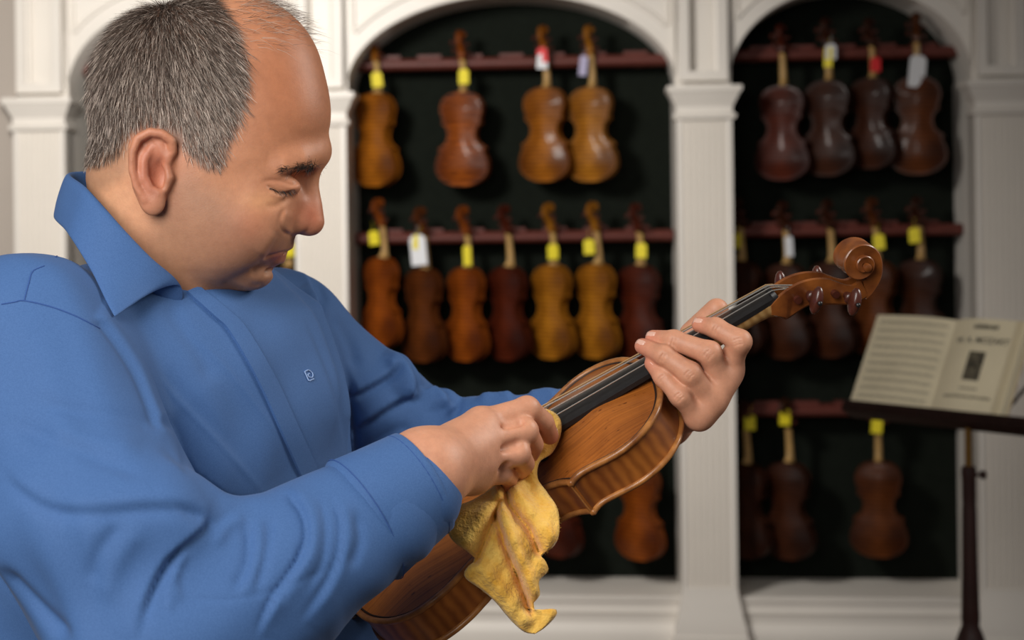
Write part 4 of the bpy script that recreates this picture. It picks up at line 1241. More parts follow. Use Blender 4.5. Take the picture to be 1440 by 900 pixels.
def build_right_hand():
    lo = P(540, 730, 1.40); hi = P(800, 545, 1.58)
    S = SDF((min(lo.x, hi.x)-0.03, 1.33, lo.z-0.02), (hi.x+0.02, 1.63, hi.z+0.02), 0.0015)
    wr = P(596, 664, 1.425); fa = P(500, 715, 1.395)
    # index, middle, ring, little: MCP, PIP, DIP, tip
    Fg = [[(676, 596, 1.485), (741, 575, 1.505), (765, 593, 1.522), (773, 613, 1.540)],
          [(678, 622, 1.472), (738, 606, 1.490), (750, 625, 1.520), (742, 646, 1.540)],
          [(676, 648, 1.468), (728, 637, 1.482), (738, 652, 1.508), (728, 668, 1.528)],
          [(664, 672, 1.470), (704, 664, 1.484), (716, 672, 1.508), (712, 684, 1.524)]]
    R_ = [[0.0125, 0.0108, 0.0092, 0.0080], [0.0130, 0.0112, 0.0094, 0.0080], [0.0124, 0.0106, 0.0090, 0.0076], [0.0112, 0.0095, 0.0082, 0.0070]]
    tips = []
    for f, r in zip(Fg, R_):
        J = [P(*q) for q in f]
        S.stroke([wr.lerp(J[0], 0.15), J[0]], [0.022, r[0]*1.10], 0.016)
        S.stroke(J, r, 0.0035)
        S.ell(J[1], TAX, (r[1]*1.05,)*3, 0.004)
        tips.append((J[3], J[2], r[3]))
    for a in range(3):
        S.stroke([P(*Fg[a][0]).lerp(P(*Fg[a+1][0]), 0.5), wr], [0.0125, 0.022], 0.014)
    S.stroke([P(*Fg[a][0]) for a in range(4)], 0.0118, 0.010)
    # tendons and knuckles
    for a, f in enumerate(Fg):
        J = P(*f[0]); S.stroke([J-V3((0, 0.007, 0)), wr.lerp(J, 0.45)-V3((0, 0.012, 0))], [0.0062, 0.003], 0.012)
    for a in range(3):
        m_ = P(*Fg[a][0]).lerp(P(*Fg[a+1][0]), 0.5); q = P(*Fg[a][1]).lerp(P(*Fg[a+1][1]), 0.5)
        S.stroke([m_.lerp(q, 0.35)-V3((0, 0.0115, 0)), m_.lerp(q, 0.85)-V3((0, 0.012, 0))], [0.0015, 0.0028], 0.006, '-')
    # thumb under the hand, pinching the cloth
    S.stroke([wr+V3((0.02, 0.012, 0.012)), P(672, 600, 1.535), P(722, 605, 1.560), P(752, 620, 1.565)], [0.018, 0.0145, 0.0120, 0.0095], 0.012)
    # wrist and forearm
    S.ell(wr, TAX, (0.032, 0.026, 0.031), 0.02)
    S.stroke([wr, fa], [0.029, 0.030], 0.02)
    V, F = S.mesh()
    return relax(V, F, 2, 0.4), F, tips
# ------------------------------------------------------------------ the man: assembling the figure
def vnormals(V, F):
    n = np.cross(V[F[:, 2]]-V[F[:, 0]], V[F[:, 3]]-V[F[:, 1]])
    N = np.zeros_like(V)
    for j in range(4):
        for q in range(3): N[:, q] += np.bincount(F[:, j], n[:, q], minlength=len(V))
    return N/(np.linalg.norm(N, axis=1)[:, None]+1e-12)
HOn, HFn, HLn = np.array(HO), np.array(HF), np.array(HL)
CMn = np.array(CM)
def near_px(V):
    """photo pixel of each point, the far half of the head folded onto the near half"""
    d = V-HOn
    c = d@HLn
    W = V-HLn[None]*(c+np.abs(c))[:, None]
    q = (W-np.array(CP))@CMn
    return PU+FPX*q[:, 0]/-q[:, 2], PV-FPX*q[:, 1]/-q[:, 2], c*HS
def inpoly(u, v, poly):
    r = np.zeros(len(u), bool); n = len(poly)
    for i in range(n):
        (x0, y0), (x1, y1) = poly[i], poly[i-1]
        k = ((y0 > v) != (y1 > v)) & (u < (x1-x0)*(v-y0)/(y1-y0+1e-12)+x0)
        r ^= k
    return r
def sfield(u, v, poly, soft):
    """1 inside a polygon, falling to 0 over soft pixels outside"""
    d = np.full(len(u), 1e9)
    for i in range(len(poly)):
        a = np.array(poly[i-1], float); b = np.array(poly[i], float); ab = b-a
        t = np.clip(((u-a[0])*ab[0]+(v-a[1])*ab[1])/(ab@ab+1e-9), 0, 1)
        d = np.minimum(d, np.hypot(u-a[0]-t*ab[0], v-a[1]-t*ab[1]))
    return np.where(inpoly(u, v, poly), 1.0, np.clip(1-d/soft, 0, 1)), np.where(inpoly(u, v, poly), d, -d)
HAIR = [(118, 232), (140, 232), (165, 216), (176, 192), (190, 180), (214, 172), (240, 180), (256, 200), (274, 222), (292, 236), (308, 238), (316, 222), (321, 200), (332, 176), (342, 145), (346, 110), (341, 75), (330, 42), (312, 12), (292, -14), (250, -60), (40, -60), (40, 232)]
def bl(u, v, cu, cv, ru, rv=None):
    return np.exp(-(((u-cu)/ru)**2+((v-cv)/(rv or ru))**2))
def c3(r, g, b): return np.array([lin(r), lin(g), lin(b)])
def head_colors(V):
    u, v, c = near_px(V)
    C = np.tile(c3(197, 139, 105), (len(V), 1))
    def mix(col_, w): 
        nonlocal C
        C = C+(col_-C)*np.clip(w, 0, 1)[:, None]
    mix(c3(174, 110, 76), bl(u, v, 410, 110, 85, 120)*0.85)
    mix(c3(224, 168, 130), bl(u, v, 150, 300, 60, 80)*0.9)  # neck painted lighter to offset the shadow of the collar
    mix(c3(186, 108, 82), bl(u, v, 436, 305, 24, 32)*0.75)
    mix(c3(190, 116, 90), bl(u, v, 340, 330, 44, 36)*0.55)
    mix(c3(184, 106, 84), bl(u, v, 212, 240, 40, 66)*(np.abs(c) > 96)*0.75)
    mix(c3(168, 112, 84), bl(u, v, 392, 262, 30, 16)*0.6)
    mix(c3(206, 152, 108), bl(u, v, 366, 282, 30, 14)*0.5)
    # shaven beard
    bd = [(255, 262), (300, 290), (345, 345), (372, 345), (392, 336), (418, 336), (400, 372), (390, 410), (330, 425), (255, 425), (225, 340)]
    w, _ = sfield(u, v, bd, 40)
    mix(c3(150, 114, 90), w*0.55)
    # lips
    mix(c3(160, 92, 78), bl(u, v, 390, 362, 15, 9)*0.9)
    # scalp darkened by the hair roots
    w, _ = sfield(u, v, HAIR, 10)
    mix(c3(124, 98, 84), w*0.8)
    nape = [(118, 225), (175, 215), (172, 240), (140, 262), (112, 262)]
    w, _ = sfield(u, v, nape, 16)
    mix(c3(120, 98, 80), w*0.4)
    return C
def hand_colors(V, tips):
    C = np.tile(c3(208, 150, 120), (len(V), 1))
    for t, d, r in tips:
        t = np.array(t)
        w = np.exp(-(np.linalg.norm(V-t, axis=1)/0.011)**2)
        C = C+(c3(205, 118, 96)-C)*(w*0.65)[:, None]
    return C
def skin_material():
    m = bpy.data.materials.new('skin')
    nt, N, L, b = nodes(m)
    at = N.new('ShaderNodeAttribute'); at.attribute_name = 'tone'
    tc = N.new('ShaderNodeTexCoord')
    nz = N.new('ShaderNodeTexNoise'); nz.inputs['Scale'].default_value = 110; nz.inputs['Detail'].default_value = 6; nz.inputs['Roughness'].default_value = 0.7
    L.new(tc.outputs['Object'], nz.inputs['Vector'])
    rp = N.new('ShaderNodeValToRGB'); rp.color_ramp.elements[0].color = (0.90, 0.87, 0.86, 1); rp.color_ramp.elements[1].color = (1.05, 1.04, 1.03, 1)
    rp.color_ramp.elements[0].position = 0.3; rp.color_ramp.elements[1].position = 0.65
    L.new(nz.outputs['Fac'], rp.inputs[0])
    mm = N.new('ShaderNodeMix'); mm.data_type = 'RGBA'; mm.blend_type = 'MULTIPLY'; mm.inputs[0].default_value = 1
    L.new(at.outputs['Color'], mm.inputs[6]); L.new(rp.outputs[0], mm.inputs[7]); L.new(mm.outputs[2], b.inputs['Base Color'])
    b.inputs['Roughness'].default_value = 0.48; b.inputs['Specular IOR Level'].default_value = 0.4
    b.inputs['Subsurface Weight'].default_value = 0.12
    b.inputs['Subsurface Radius'].default_value = (0.010, 0.004, 0.002); b.inputs['Subsurface Scale'].default_value = 0.6
    n2 = N.new('ShaderNodeTexNoise'); n2.inputs['Scale'].default_value = 700; n2.inputs['Detail'].default_value = 3
    L.new(tc.outputs['Object'], n2.inputs['Vector'])
    bp = N.new('ShaderNodeBump'); bp.inputs['Strength'].default_value = 0.22; bp.inputs['Distance'].default_value = 0.0008
    L.new(n2.outputs['Fac'], bp.inputs['Height']); L.new(bp.outputs[0], b.inputs['Normal'])
    return m
M_skin = skin_material()
hV, hF = build_head()
sV, sF, (bV, bF) = build_shirt()
lV, lF, ltips = build_left_hand()
rV, rF, rtips = build_right_hand()
keep = bV[:, 2] < HO.z            # inner torso and arms
allV = [hV, lV, rV, bV]; allF = [hF, lF, rF, bF]; allC = [head_colors(hV), hand_colors(lV, ltips), hand_colors(rV, rtips), np.tile(c3(198, 140, 106), (len(bV), 1))]
off = np.cumsum([0]+[len(x) for x in allV])
person = np_obj('person', np.vstack(allV), np.vstack([f+o for f, o in zip(allF, off)]), M_skin)
ca = person.data.color_attributes.new('tone', 'FLOAT_COLOR', 'POINT')
ca.data.foreach_set('color', np.c_[np.vstack(allC), np.ones(off[-1])].astype(np.float32).ravel())
tag(person, 'balding grey-haired man in a blue shirt looking down and wiping a violin', 'person')

# ---- hair: short salt and pepper strands
def strand_material(name, rough=0.55):
    m = bpy.data.materials.new(name)
    nt, N, L, b = nodes(m)
    at = N.new('ShaderNodeAttribute'); at.attribute_name = 'tone'
    L.new(at.outputs['Color'], b.inputs['Base Color']); b.inputs['Roughness'].default_value = rough
    return m
M_hair = strand_material('hair')
def strands(name, roots, dirs, lens, bend, width, cols, parent):
    """thin tapering blades; roots, dirs, bend are (n, 3)"""
    n = len(roots); L_ = lens[:, None]
    w = np.cross(dirs, rng.normal(size=(n, 3))); w /= np.linalg.norm(w, axis=1)[:, None]+1e-9
    p0 = roots; p1 = roots+dirs*L_*0.5+bend*L_*0.10; p2 = roots+dirs*L_+bend*L_*0.42
    W = w*width
    V = np.stack([p0-W, p0+W, p1+W*0.8, p1-W*0.8, p2+W*0.25, p2-W*0.25], 1).reshape(-1, 3)
    b0 = np.arange(n)[:, None]*6
    F = np.concatenate([b0+np.array([[0, 1, 2, 3]]), b0+np.array([[3, 2, 4, 5]])], 0)
    o = np_obj(name, V, F, M_hair, parent)
    a = o.data.color_attributes.new('tone', 'FLOAT_COLOR', 'POINT')
    a.data.foreach_set('color', np.c_[np.repeat(cols, 6, 0), np.ones(n*6)].astype(np.float32).ravel())
    return o
hN = vnormals(hV, hF)
def sample(nn, weight):
    """random points on the head surface, weighted per face"""
    A = np.linalg.norm(np.cross(hV[hF[:, 2]]-hV[hF[:, 0]], hV[hF[:, 3]]-hV[hF[:, 1]]), axis=1)*weight
    k = rng.choice(len(hF), nn, p=A/A.sum())
    a, b = rng.random((2, nn, 1))
    Q = hV[hF[k]]
    p = (Q[:, 0]*(1-a)+Q[:, 1]*a)*(1-b)+(Q[:, 3]*(1-a)+Q[:, 2]*a)*b
    return p, hN[hF[k, 0]]
fc = hV[hF].mean(1)
fu, fv, fcc = near_px(fc)
wgt, dst = sfield(fu, fv, HAIR, 9)
eark = (np.abs(fcc) > 100) & (fu > 174) & (fu < 256) & (fv > 176)
wgt = np.where(eark, 0, wgt*np.clip(0.25+dst/28, 0.08, 1))
p, n = sample(46000, wgt)
u, v, c = near_px(p)
crown = G(225, -5, 0)
d = p-np.array(crown)
flow = d-n*np.sum(d*n, 1)[:, None]; flow /= np.linalg.norm(flow, axis=1)[:, None]+1e-9
fwd = np.clip((u-215)/120, 0, 1)[:, None]
flow = flow+np.array([0, 0, -1.0])*0.5+HFn[None]*0.35*fwd
flow = flow-n*np.sum(flow*n, 1)[:, None]; flow /= np.linalg.norm(flow, axis=1)[:, None]+1e-9
dd = flow*0.80+n*0.42+rng.normal(0, 0.20, (len(p), 3))
dd /= np.linalg.norm(dd, axis=1)[:, None]
ln = np.interp(v, [-20, 80, 180, 235], [0.015, 0.013, 0.009, 0.005])*rng.uniform(0.6, 1.2, len(p))
side = np.clip(bl(u, v, 285, 165, 80, 75)+0.35*bl(u, v, 200, 140, 60, 80), 0, 1)
white = rng.random(len(p)) < (0.25+0.42*side)
colr = np.where(white[:, None], c3(202, 184, 170)[None]*rng.uniform(0.55, 1.1, (len(p), 1)), c3(98, 82, 72)[None]*rng.uniform(0.3, 1.3, (len(p), 1)))
hair = strands('hair', p, dd, ln, flow-0.3*n, 0.00021, colr, person)
tag(hair, 'short salt-and-pepper hair', kind='stuff')
# wisps on the thinning top
wt = np.exp(-((fu-375)/55)**2)*np.clip((75-fv)/60, 0, 1)*(fu > 325)
p, n = sample(900, wt+1e-12)
u, v, c = near_px(p)
dd = HFn[None]*0.8+n*0.35+np.array([0, 0, 0.06])+rng.normal(0, 0.22, (len(p), 3)); dd /= np.linalg.norm(dd, axis=1)[:, None]
colr = np.where((rng.random(len(p)) < 0.45)[:, None], c3(176, 160, 146)[None], c3(84, 70, 62)[None])
o = strands('wispy_hair', p, dd, rng.uniform(0.010, 0.021, len(p)), np.tile(np.array([0.3, 0, -0.9]), (len(p), 1)), 0.00014, colr, person)
tag(o, 'thin wispy hair on the crown', kind='stuff')
# eyebrows and lashes on the near and far side
def line_strands(name, pts, nn, spread, length, dirv, jitter, width, colr):
    B = head_bvh; R_, Dn = [], []
    for sg in (1, -1):
        for i in range(nn):
            t = rng.random()*(len(pts)-1); k = int(t); f = t-k
            q = np.array(pts[k])*(1-f)+np.array(pts[k+1])*f
            g = G(q[0]+rng.normal(0, spread), q[1]+rng.normal(0, spread), 0)
            g = V3(g)+HL*(sg*q[2]/HS)*1.0
            uu, vv = q[0]+rng.normal(0, spread), q[1]+rng.normal(0, spread)
            if sg == 1:
                h = B.ray_cast(CP, ray(uu, vv).normalized())
                if h[0] is None: continue
                pt, nr = h[0], h[1]
            else:
                h = B.ray_cast(CP, ray(uu, vv).normalized())
                if h[0] is None: continue
                cc = (h[0]-HO).dot(HL); pt = h[0]-HL*(2*cc); nr = h[1]-HL*(2*h[1].dot(HL))
            R_.append(pt); dv = HF*dirv[0]+HZ*dirv[1]+nr*dirv[2]
            Dn.append(dv)
    R_ = np.array([tuple(x) for x in R_]); Dn = np.array([tuple(x) for x in Dn])+rng.normal(0, jitter, (len(R_), 3))
    Dn /= np.linalg.norm(Dn, axis=1)[:, None]
    o = strands(name, R_, Dn, rng.uniform(0.6, 1.2, len(R_))*length, Dn*0, width, np.tile(colr, (len(R_), 1)), person)
    tag(o, kind='stuff')
head_bvh = bvh_np(hV, hF)
line_strands('eyebrow', [(396, 239, -60), (412, 238, -52), (426, 234, -42), (440, 232, -30), (438, 233, -30), (430, 235, -40)], 420, 2.6, 0.0075, (-0.7, 0.12, 0.5), 0.25, 0.00022, c3(38, 30, 26))
line_strands('eyelashes', [(378, 265, -60), (392, 269, -54), (404, 270, -46), (414, 267, -38)], 90, 0.5, 0.0065, (0.5, -0.5, 0.7), 0.15, 0.00014, c3(26, 20, 18))
tuft = [G(452+rng.uniform(-4, 3), 214+rng.uniform(-7, 7), rng.uniform(14, 30)) for _ in range(50)]
R_ = np.array([tuple(x) for x in tuft]); Dn = np.tile(np.array(HF), (50, 1))+np.array([0, 0, 0.35])+rng.normal(0, 0.3, (50, 3)); Dn /= np.linalg.norm(Dn, axis=1)[:, None]
o = strands('far_eyebrow', R_, Dn, rng.uniform(0.004, 0.008, 50), Dn*0, 0.0002, np.tile(c3(38, 30, 26), (50, 1)), person); tag(o, kind='stuff')
# fingernails of both hands
M_nail = mat('nail', rgb(228, 180, 160), 0.28, spec=0.6)
def nail(tip, dip, r, out):
    f = (tip-dip).normalized(); o_ = (out-f*out.dot(f)).normalized(); s_ = f.cross(o_)
    mb = MB(); rings = []
    for i in range(6):
        t = i/5; w = r*0.72*(0.75+0.25*math.sin(math.pi*(0.15+0.7*t)))
        rings.append([tip+f*(r*(-0.85+1.35*t))+s_*(w*math.sin(a))+o_*(r*(1.05-0.14*t*t)*math.cos(a*0.9)+0.0003) for a in np.linspace(-0.95, 0.95, 7)])
    mb.loft(rings, False)
    o = mb.build('fingernail', M_nail, person)
    sm = o.modifiers.new('thickness', 'SOLIDIFY'); sm.thickness = 0.0005
for t, d, r in ltips: nail(t, d, r, V3((-0.25, -0.80, 0.55)))
t, d, r = rtips[0]; nail(t, d, r, V3((0.75, -0.3, 0.6)))

# ---- shirt
def shirt_material():
    m = bpy.data.materials.new('blue_cotton')
    nt, N, L, b = nodes(m)
    tc = N.new('ShaderNodeTexCoord')
    nz = N.new('ShaderNodeTexNoise'); nz.inputs['Scale'].default_value = 900; nz.inputs['Detail'].default_value = 2
    L.new(tc.outputs['Object'], nz.inputs['Vector'])
    rp = N.new('ShaderNodeValToRGB'); rp.color_ramp.elements[0].color = rgb(64, 97, 147); rp.color_ramp.elements[1].color = rgb(71, 105, 156)
    rp.color_ramp.elements[0].position = 0.35; rp.color_ramp.elements[1].position = 0.65
    L.new(nz.outputs['Fac'], rp.inputs[0]); L.new(rp.outputs[0], b.inputs['Base Color'])
    b.inputs['Roughness'].default_value = 0.75; b.inputs['Specular IOR Level'].default_value = 0.25
    b.inputs['Sheen Weight'].default_value = 0.05; b.inputs['Sheen Roughness'].default_value = 0.4
    n2 = N.new('ShaderNodeTexNoise'); n2.inputs['Scale'].default_value = 13; n2.inputs['Detail'].default_value = 2; n2.inputs['Roughness'].default_value = 0.35
    L.new(tc.outputs['Object'], n2.inputs['Vector'])
    bp = N.new('ShaderNodeBump'); bp.inputs['Strength'].default_value = 0.35; bp.inputs['Distance'].default_value = 0.004
    L.new(n2.outputs['Fac'], bp.inputs['Height'])
    b2 = N.new('ShaderNodeBump'); b2.inputs['Strength'].default_value = 0.06; b2.inputs['Distance'].default_value = 0.0005
    L.new(nz.outputs['Fac'], b2.inputs['Height']); L.new(bp.outputs[0], b2.inputs['Normal']); L.new(b2.outputs[0], b.inputs['Normal'])
    return m
M_shirt = shirt_material()
M_seam = mat('blue_thread', rgb(46, 80, 142), 0.8)
shirt = np_obj('shirt', sV, sF, M_shirt, person)
shirt['label'] = 'blue long-sleeved button-up shirt'
SB = bvh_np(sV, sF)
def on_shirt(u, v, lift=0.001):
    p, n = shoot(SB, u, v)
    return (p+n*lift, n) if p is not None else (None, None)
def surf_line(name, pts, r, m, lift=0.0003, n=6, par=None):
    q = [on_shirt(u, v, lift)[0] for u, v in crom(pts, n)]
    q = [x for x in q if x is not None]
    mb = MB(); mb.tube(q, r, 6); return mb.build(name, m, par or shirt)
# collar
NC = P(215, 340, 1.565)
fold = [(99, 243, 1.578), (119, 262, 1.512), (144, 289, 1.487), (175, 324, 1.477), (213, 363, 1.480), (242, 387, 1.492), (256, 404, 1.502)]
mid = [(86, 270, 1.578), (103, 294, 1.508), (124, 318, 1.480), (150, 352, 1.466), (180, 390, 1.462), (203, 412, 1.465), (214, 409, 1.474)]
outr = [(79, 302, 1.582), (93, 325, 1.505), (108, 348, 1.475), (129, 383, 1.458), (147, 420, 1.452), (158, 441, 1.452), (161, 446, 1.452)]
def seat(q, dy):
    p, n_ = shoot(SB, q[0], q[1])
    Y = q[2]
    if p is not None and p.y-dy < Y: Y = p.y-dy
    return P(q[0], q[1], Y)
rows = []
A_ = [P(*q) for q in fold]; B_ = [seat(q, 0.012) for q in mid]; C_ = [seat(q, 0.006) for q in outr]
D_ = [a+(V3((NC.x, NC.y, a.z))-a)*0.16-TZ*0.030 for a in A_]
def mirror(p): return p-TL*(2*(p-NC).dot(TL))
colm = []
full = [[mirror(x) for x in reversed(r)]+r for r in (D_, A_, B_, C_)]
# smooth through the back of the neck
K = len(full[0])
grid = []
for r in full:
    grid.append([V3(x) for x in crom([tuple(x) for x in r], 5)])
cols_ = []
for j in range(len(grid[0])):
    cp = [tuple(g[j]) for g in grid]
    prof_ = crom(cp, 4)
    cols_.append([V3(x) for x in prof_])
mb = MB(); mb.loft(cols_, False)
collar = mb.build('collar', M_shirt, shirt, angle=80)
sm = collar.modifiers.new('thickness', 'SOLIDIFY'); sm.thickness = 0.0022; sm.offset = 0
sb_ = collar.modifiers.new('smooth', 'SUBSURF'); sb_.levels = 1; sb_.render_levels = 1
# placket: raised strip down the front
Ae = [(262, 412), (300, 446), (322, 468), (360, 533), (395, 610), (423, 672)]
Be = [(280, 405), (322, 440), (345, 464), (384, 530), (420, 606), (450, 672)]
ra = crom(Ae, 6); rb = crom(Be, 6); rings = []
for a, b in zip(ra, rb):
    pa, na = on_shirt(a[0], a[1], 0.0); pb_, nb_ = on_shirt(b[0], b[1], 0.0)
    if pa is None or pb_ is None or pa.y < 1.44 or pb_.y < 1.44: continue
    rings.append([pa-na*0.002, pa+na*0.0030, pa.lerp(pb_, 0.5)+(na+nb_)*0.5*0.0036, pb_+nb_*0.0028, pb_-nb_*0.002])
for k_ in range(4):      # runs on behind the forearm
    rings.append([a+(a-b)*1.0 for a, b in zip(rings[-1], rings[-2])])
mb = MB(); mb.loft(rings, True); mb.build('placket', M_shirt, shirt, angle=50)
# seams
for pts in ([(2, 428), (20, 425), (34, 423), (70, 431), (105, 444), (140, 462)], [(34, 423), (40, 400), (46, 382), (62, 374)], [(78, 362), (90, 352), (103, 349)]):
    surf_line('seam', pts, 0.0006, M_seam, 0.0002)
# embroidered mark
M_thread = mat('pale_thread', rgb(150, 178, 222), 0.6)
lg = MB()
for pts in ([(427.5, 523), (433, 520.8), (438.5, 525), (438.5, 530.5), (434, 530.5), (432, 527), (434.5, 525.5)], [(427.5, 523), (430, 528.5), (433.5, 535.5), (437, 534.5), (440.5, 533)]):
    q = [on_shirt(a, b, 0.0008)[0] for a, b in crom(pts, 4)]; lg.tube([x for x in q if x is not None], 0.00055, 5)
lg.build('embroidered_logo', M_thread, shirt)
# cuffs
def cuff(el, wr, r0, r1, L0, tail):
    d_ = (wr-el).normalized(); a = d_.cross(TZ).normalized(); b_ = a.cross(d_)
    mb = MB(); rings = []
    for (t, r) in ((-L0, r0+0.001), (-L0+0.004, r0+0.0035), (-L0*0.5, (r0+r1)/2+0.0035), (tail-0.004, r1+0.0035), (tail-0.001, r1+0.0030), (tail, r1+0.001), (tail-0.002, r1-0.001), (tail-0.03, r1-0.002)):
        rings.append([wr+d_*t+(a*math.cos(x)*(1+0.03*math.sin(2*x))+b_*math.sin(x)*1.08)*r for x in np.linspace(0, 2*math.pi, 40, endpoint=False)])
    mb.loft(rings, True, False)
    o = mb.build('cuff', M_shirt, shirt, angle=60)
    for t in (-L0+0.006, tail-0.007):
        r = r0+0.0037 if t < -0.02 else r1+0.0037
        st = MB(); st.tube([wr+d_*t+(a*math.cos(x)*(1+0.03*math.sin(2*x))+b_*math.sin(x)*1.08)*r for x in np.linspace(0, 2*math.pi, 48, endpoint=False)], 0.00045, 5, closed=True)
        st.build('stitching', M_seam, o)
    return o
cuff(EL_R, WR_R, 0.0490, 0.0405, 0.062, 0.004)
cuff(EL_L, WR_L, 0.0430, 0.0360, 0.062, 0.012)
# trousers and shoes, below the frame
M_trouser = mat('dark_trousers', rgb(36, 38, 46), 0.85, var=0.1, scale=40)
M_shoe = mat('black_leather', rgb(22, 20, 20), 0.35)
S = SDF((-0.55, 1.25, 0.05), (0.15, 1.95, 1.0), 0.009)
hp = V3((-0.24, 1.66, 0.90))
S.ell(hp, TAX, (0.165, 0.192, 0.12), 0.03)
feet = []
for s_ in (-1, 1):
    hj = hp+TL*(0.09*s_)-TZ*0.05; kn = hj-TZ*0.40+TF*0.02+TL*(0.015*s_); an = kn-TZ*0.38-TF*0.03
    S.stroke([hj, kn, an], [0.098, 0.075, 0.062], 0.04); feet.append(an)
S.v = np.maximum(S.v, (S.ax[2]-0.965)[None, None, :])
tV, tF = S.mesh(); np_obj('trousers', tV, tF, M_trouser, person)
for an in feet:
    S = SDF((an.x-0.25, an.y-0.3, -0.01), (an.x+0.3, an.y+0.25, 0.16), 0.006)
    S.stroke([V3((an.x, an.y, 0.045))-TF*0.05, V3((an.x, an.y, 0.045))+TF*0.06, V3((an.x, an.y, 0.036))+TF*0.17], [0.042, 0.045, 0.034], 0.02)
    S.cone((an.x, an.y, 0.05), 0.045, (an.x, an.y, 0.12), 0.04, 0.02)
    S.v = np.maximum(S.v, (0.003-S.ax[2])[None, None, :])
    q = S.mesh(); np_obj('shoe', q[0], q[1], M_shoe, person)
# ------------------------------------------------------------------ yellow polishing cloth
def chamois():
    m = bpy.data.materials.new('yellow_cloth')
    nt, N, L, b = nodes(m)
    tc = N.new('ShaderNodeTexCoord')
    nz = N.new('ShaderNodeTexNoise'); nz.inputs['Scale'].default_value = 40; nz.inputs['Detail'].default_value = 8; nz.inputs['Roughness'].default_value = 0.7
    L.new(tc.outputs['Object'], nz.inputs['Vector'])
    rp = N.new('ShaderNodeValToRGB'); rp.color_ramp.elements[0].color = rgb(226, 164, 56); rp.color_ramp.elements[1].color = rgb(252, 210, 112)
    rp.color_ramp.elements[0].position = 0.3; rp.color_ramp.elements[1].position = 0.7
    L.new(nz.outputs['Fac'], rp.inputs[0]); L.new(rp.outputs[0], b.inputs['Base Color'])
    b.inputs['Roughness'].default_value = 0.95; b.inputs['Specular IOR Level'].default_value = 0.1
    b.inputs['Sheen Weight'].default_value = 0.3
    n2 = N.new('ShaderNodeTexNoise'); n2.inputs['Scale'].default_value = 300; n2.inputs['Detail'].default_value = 3
    L.new(tc.outputs['Object'], n2.inputs['Vector'])
    bp = N.new('ShaderNodeBump'); bp.inputs['Strength'].default_value = 0.9; bp.inputs['Distance'].default_value = 0.002
    L.new(n2.outputs['Fac'], bp.inputs['Height']); L.new(bp.outputs[0], b.inputs['Normal'])
    return m
M_cloth = chamois()
Lb = [(735, 582), (722, 610), (712, 640), (708, 672), (669, 702), (637, 715), (627.5, 732), (635, 757), (658, 775), (668, 787), (655, 802), (656, 813), (677, 828), (697, 845), (718, 870), (737, 887), (752, 890)]
Rb = [(768, 576), (779, 581), (788, 592), (787, 613), (776, 636), (758, 649), (755, 672), (768, 692), (783, 715), (786, 745), (779, 766), (761, 781), (766, 789), (770, 802), (757, 817), (758, 836), (750, 848), (753, 859), (765, 861), (780, 857), (781, 865), (766, 881), (752, 890)]
def resample(pts, n):
    q = np.array(crom(pts, 8)); d = np.r_[0, np.cumsum(np.linalg.norm(np.diff(q, axis=0), axis=1))]
    t = np.linspace(0, d[-1], n)
    return np.stack([np.interp(t, d, q[:, 0]), np.interp(t, d, q[:, 1])], 1)
NR, NCc = 90, 44
Lr, Rr = resample(Lb, NR), resample(Rb, NR)
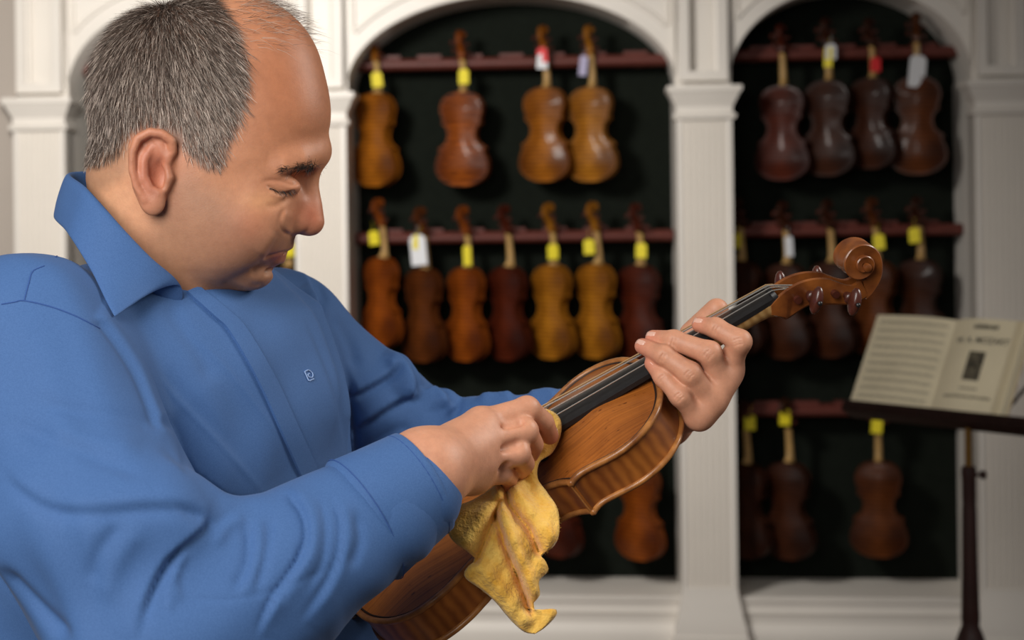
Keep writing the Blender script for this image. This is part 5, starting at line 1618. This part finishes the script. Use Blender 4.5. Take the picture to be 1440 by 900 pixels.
FOLDS = [  # path, width px, depth (positive away from the room's viewer)
 ([(706, 668), (716, 712), (745, 745), (757, 775)], 9, 0.012), ([(697, 725), (711, 772), (730, 817), (745, 860)], 8, 0.011),
 ([(703, 705), (686, 752), (670, 790)], 7, 0.008), ([(735, 655), (748, 700), (762, 730)], 14, 0.004),
 ([(702, 690), (716, 745), (735, 790), (752, 830)], 9, -0.010), ([(680, 715), (660, 745), (650, 762)], 16, -0.006), ([(726, 690), (752, 720), (772, 750)], 12, -0.008),
 ([(680, 800), (705, 830), (735, 870)], 12, -0.006), ([(752, 640), (742, 668)], 9, -0.005), ([(770, 596), (776, 615), (762, 636)], 8, -0.003)]
def fold_depth(u, v):
    s_ = 0.0
    for pts, w, dep in FOLDS:
        best = 1e9
        for (a, b) in zip(pts[:-1], pts[1:]):
            ax, ay = a; bx, by = b
            t = max(0, min(1, ((u-ax)*(bx-ax)+(v-ay)*(by-ay))/((bx-ax)**2+(by-ay)**2)))
            best = min(best, 1.12*math.hypot(u-ax-t*(bx-ax), v-ay-t*(by-ay)))
        s_ += (1.7 if dep > 0 else 1.2)*dep*math.exp(-(best*(1.35 if dep > 0 else 1.0)/w)**2)
    return s_
verts, faces = [], []
for i in range(NR):
    for j in range(NCc):
        s_ = j/(NCc-1)
        u, v = Lr[i]*(1-s_)+Rr[i]*s_
        Y = np.interp(v, [575, 622, 660, 722, 760, 900], [1.560, 1.556, 1.526, 1.486, 1.473, 1.470])
        edge = min(s_, 1-s_)
        Y += fold_depth(u, v)*min(1, 0.35+v/900*0.7)+0.0012*math.sin(u*0.21+v*0.13)+0.004*math.exp(-(edge/0.04)**2)
        p = P(u, v, Y)
        verts.append(p)
for i in range(NR-1):
    for j in range(NCc-1):
        a = i*NCc+j; faces.append((a, a+1, a+NCc+1, a+NCc))
cl = mesh_obj('polishing_cloth', verts, faces, M_cloth)
sm = cl.modifiers.new('thickness', 'SOLIDIFY'); sm.thickness = 0.0018; sm.offset = 0
tag(cl, 'crumpled yellow chamois polishing cloth draped over the violin', 'cloth')
# frayed fuzz along the free edge
mbz = MB(); nv = [v for v in verts]
for i in range(NR):
    for j in (0, NCc-1):
        for _ in range(4):
            q = Vector(verts[i*NCc+j]); dr = Vector((rng.normal(), rng.normal()*0.5, rng.normal()-0.3)).normalized()
            w_ = dr.cross(Vector((0, 1, 0))).normalized()*0.00012
            L_ = rng.uniform(0.001, 0.0028)
            mbz.add([q-w_, q+w_, q+dr*L_], [(0, 1, 2)])
fz = mbz.build('fuzz', M_cloth, cl); tag(fz, kind='stuff')
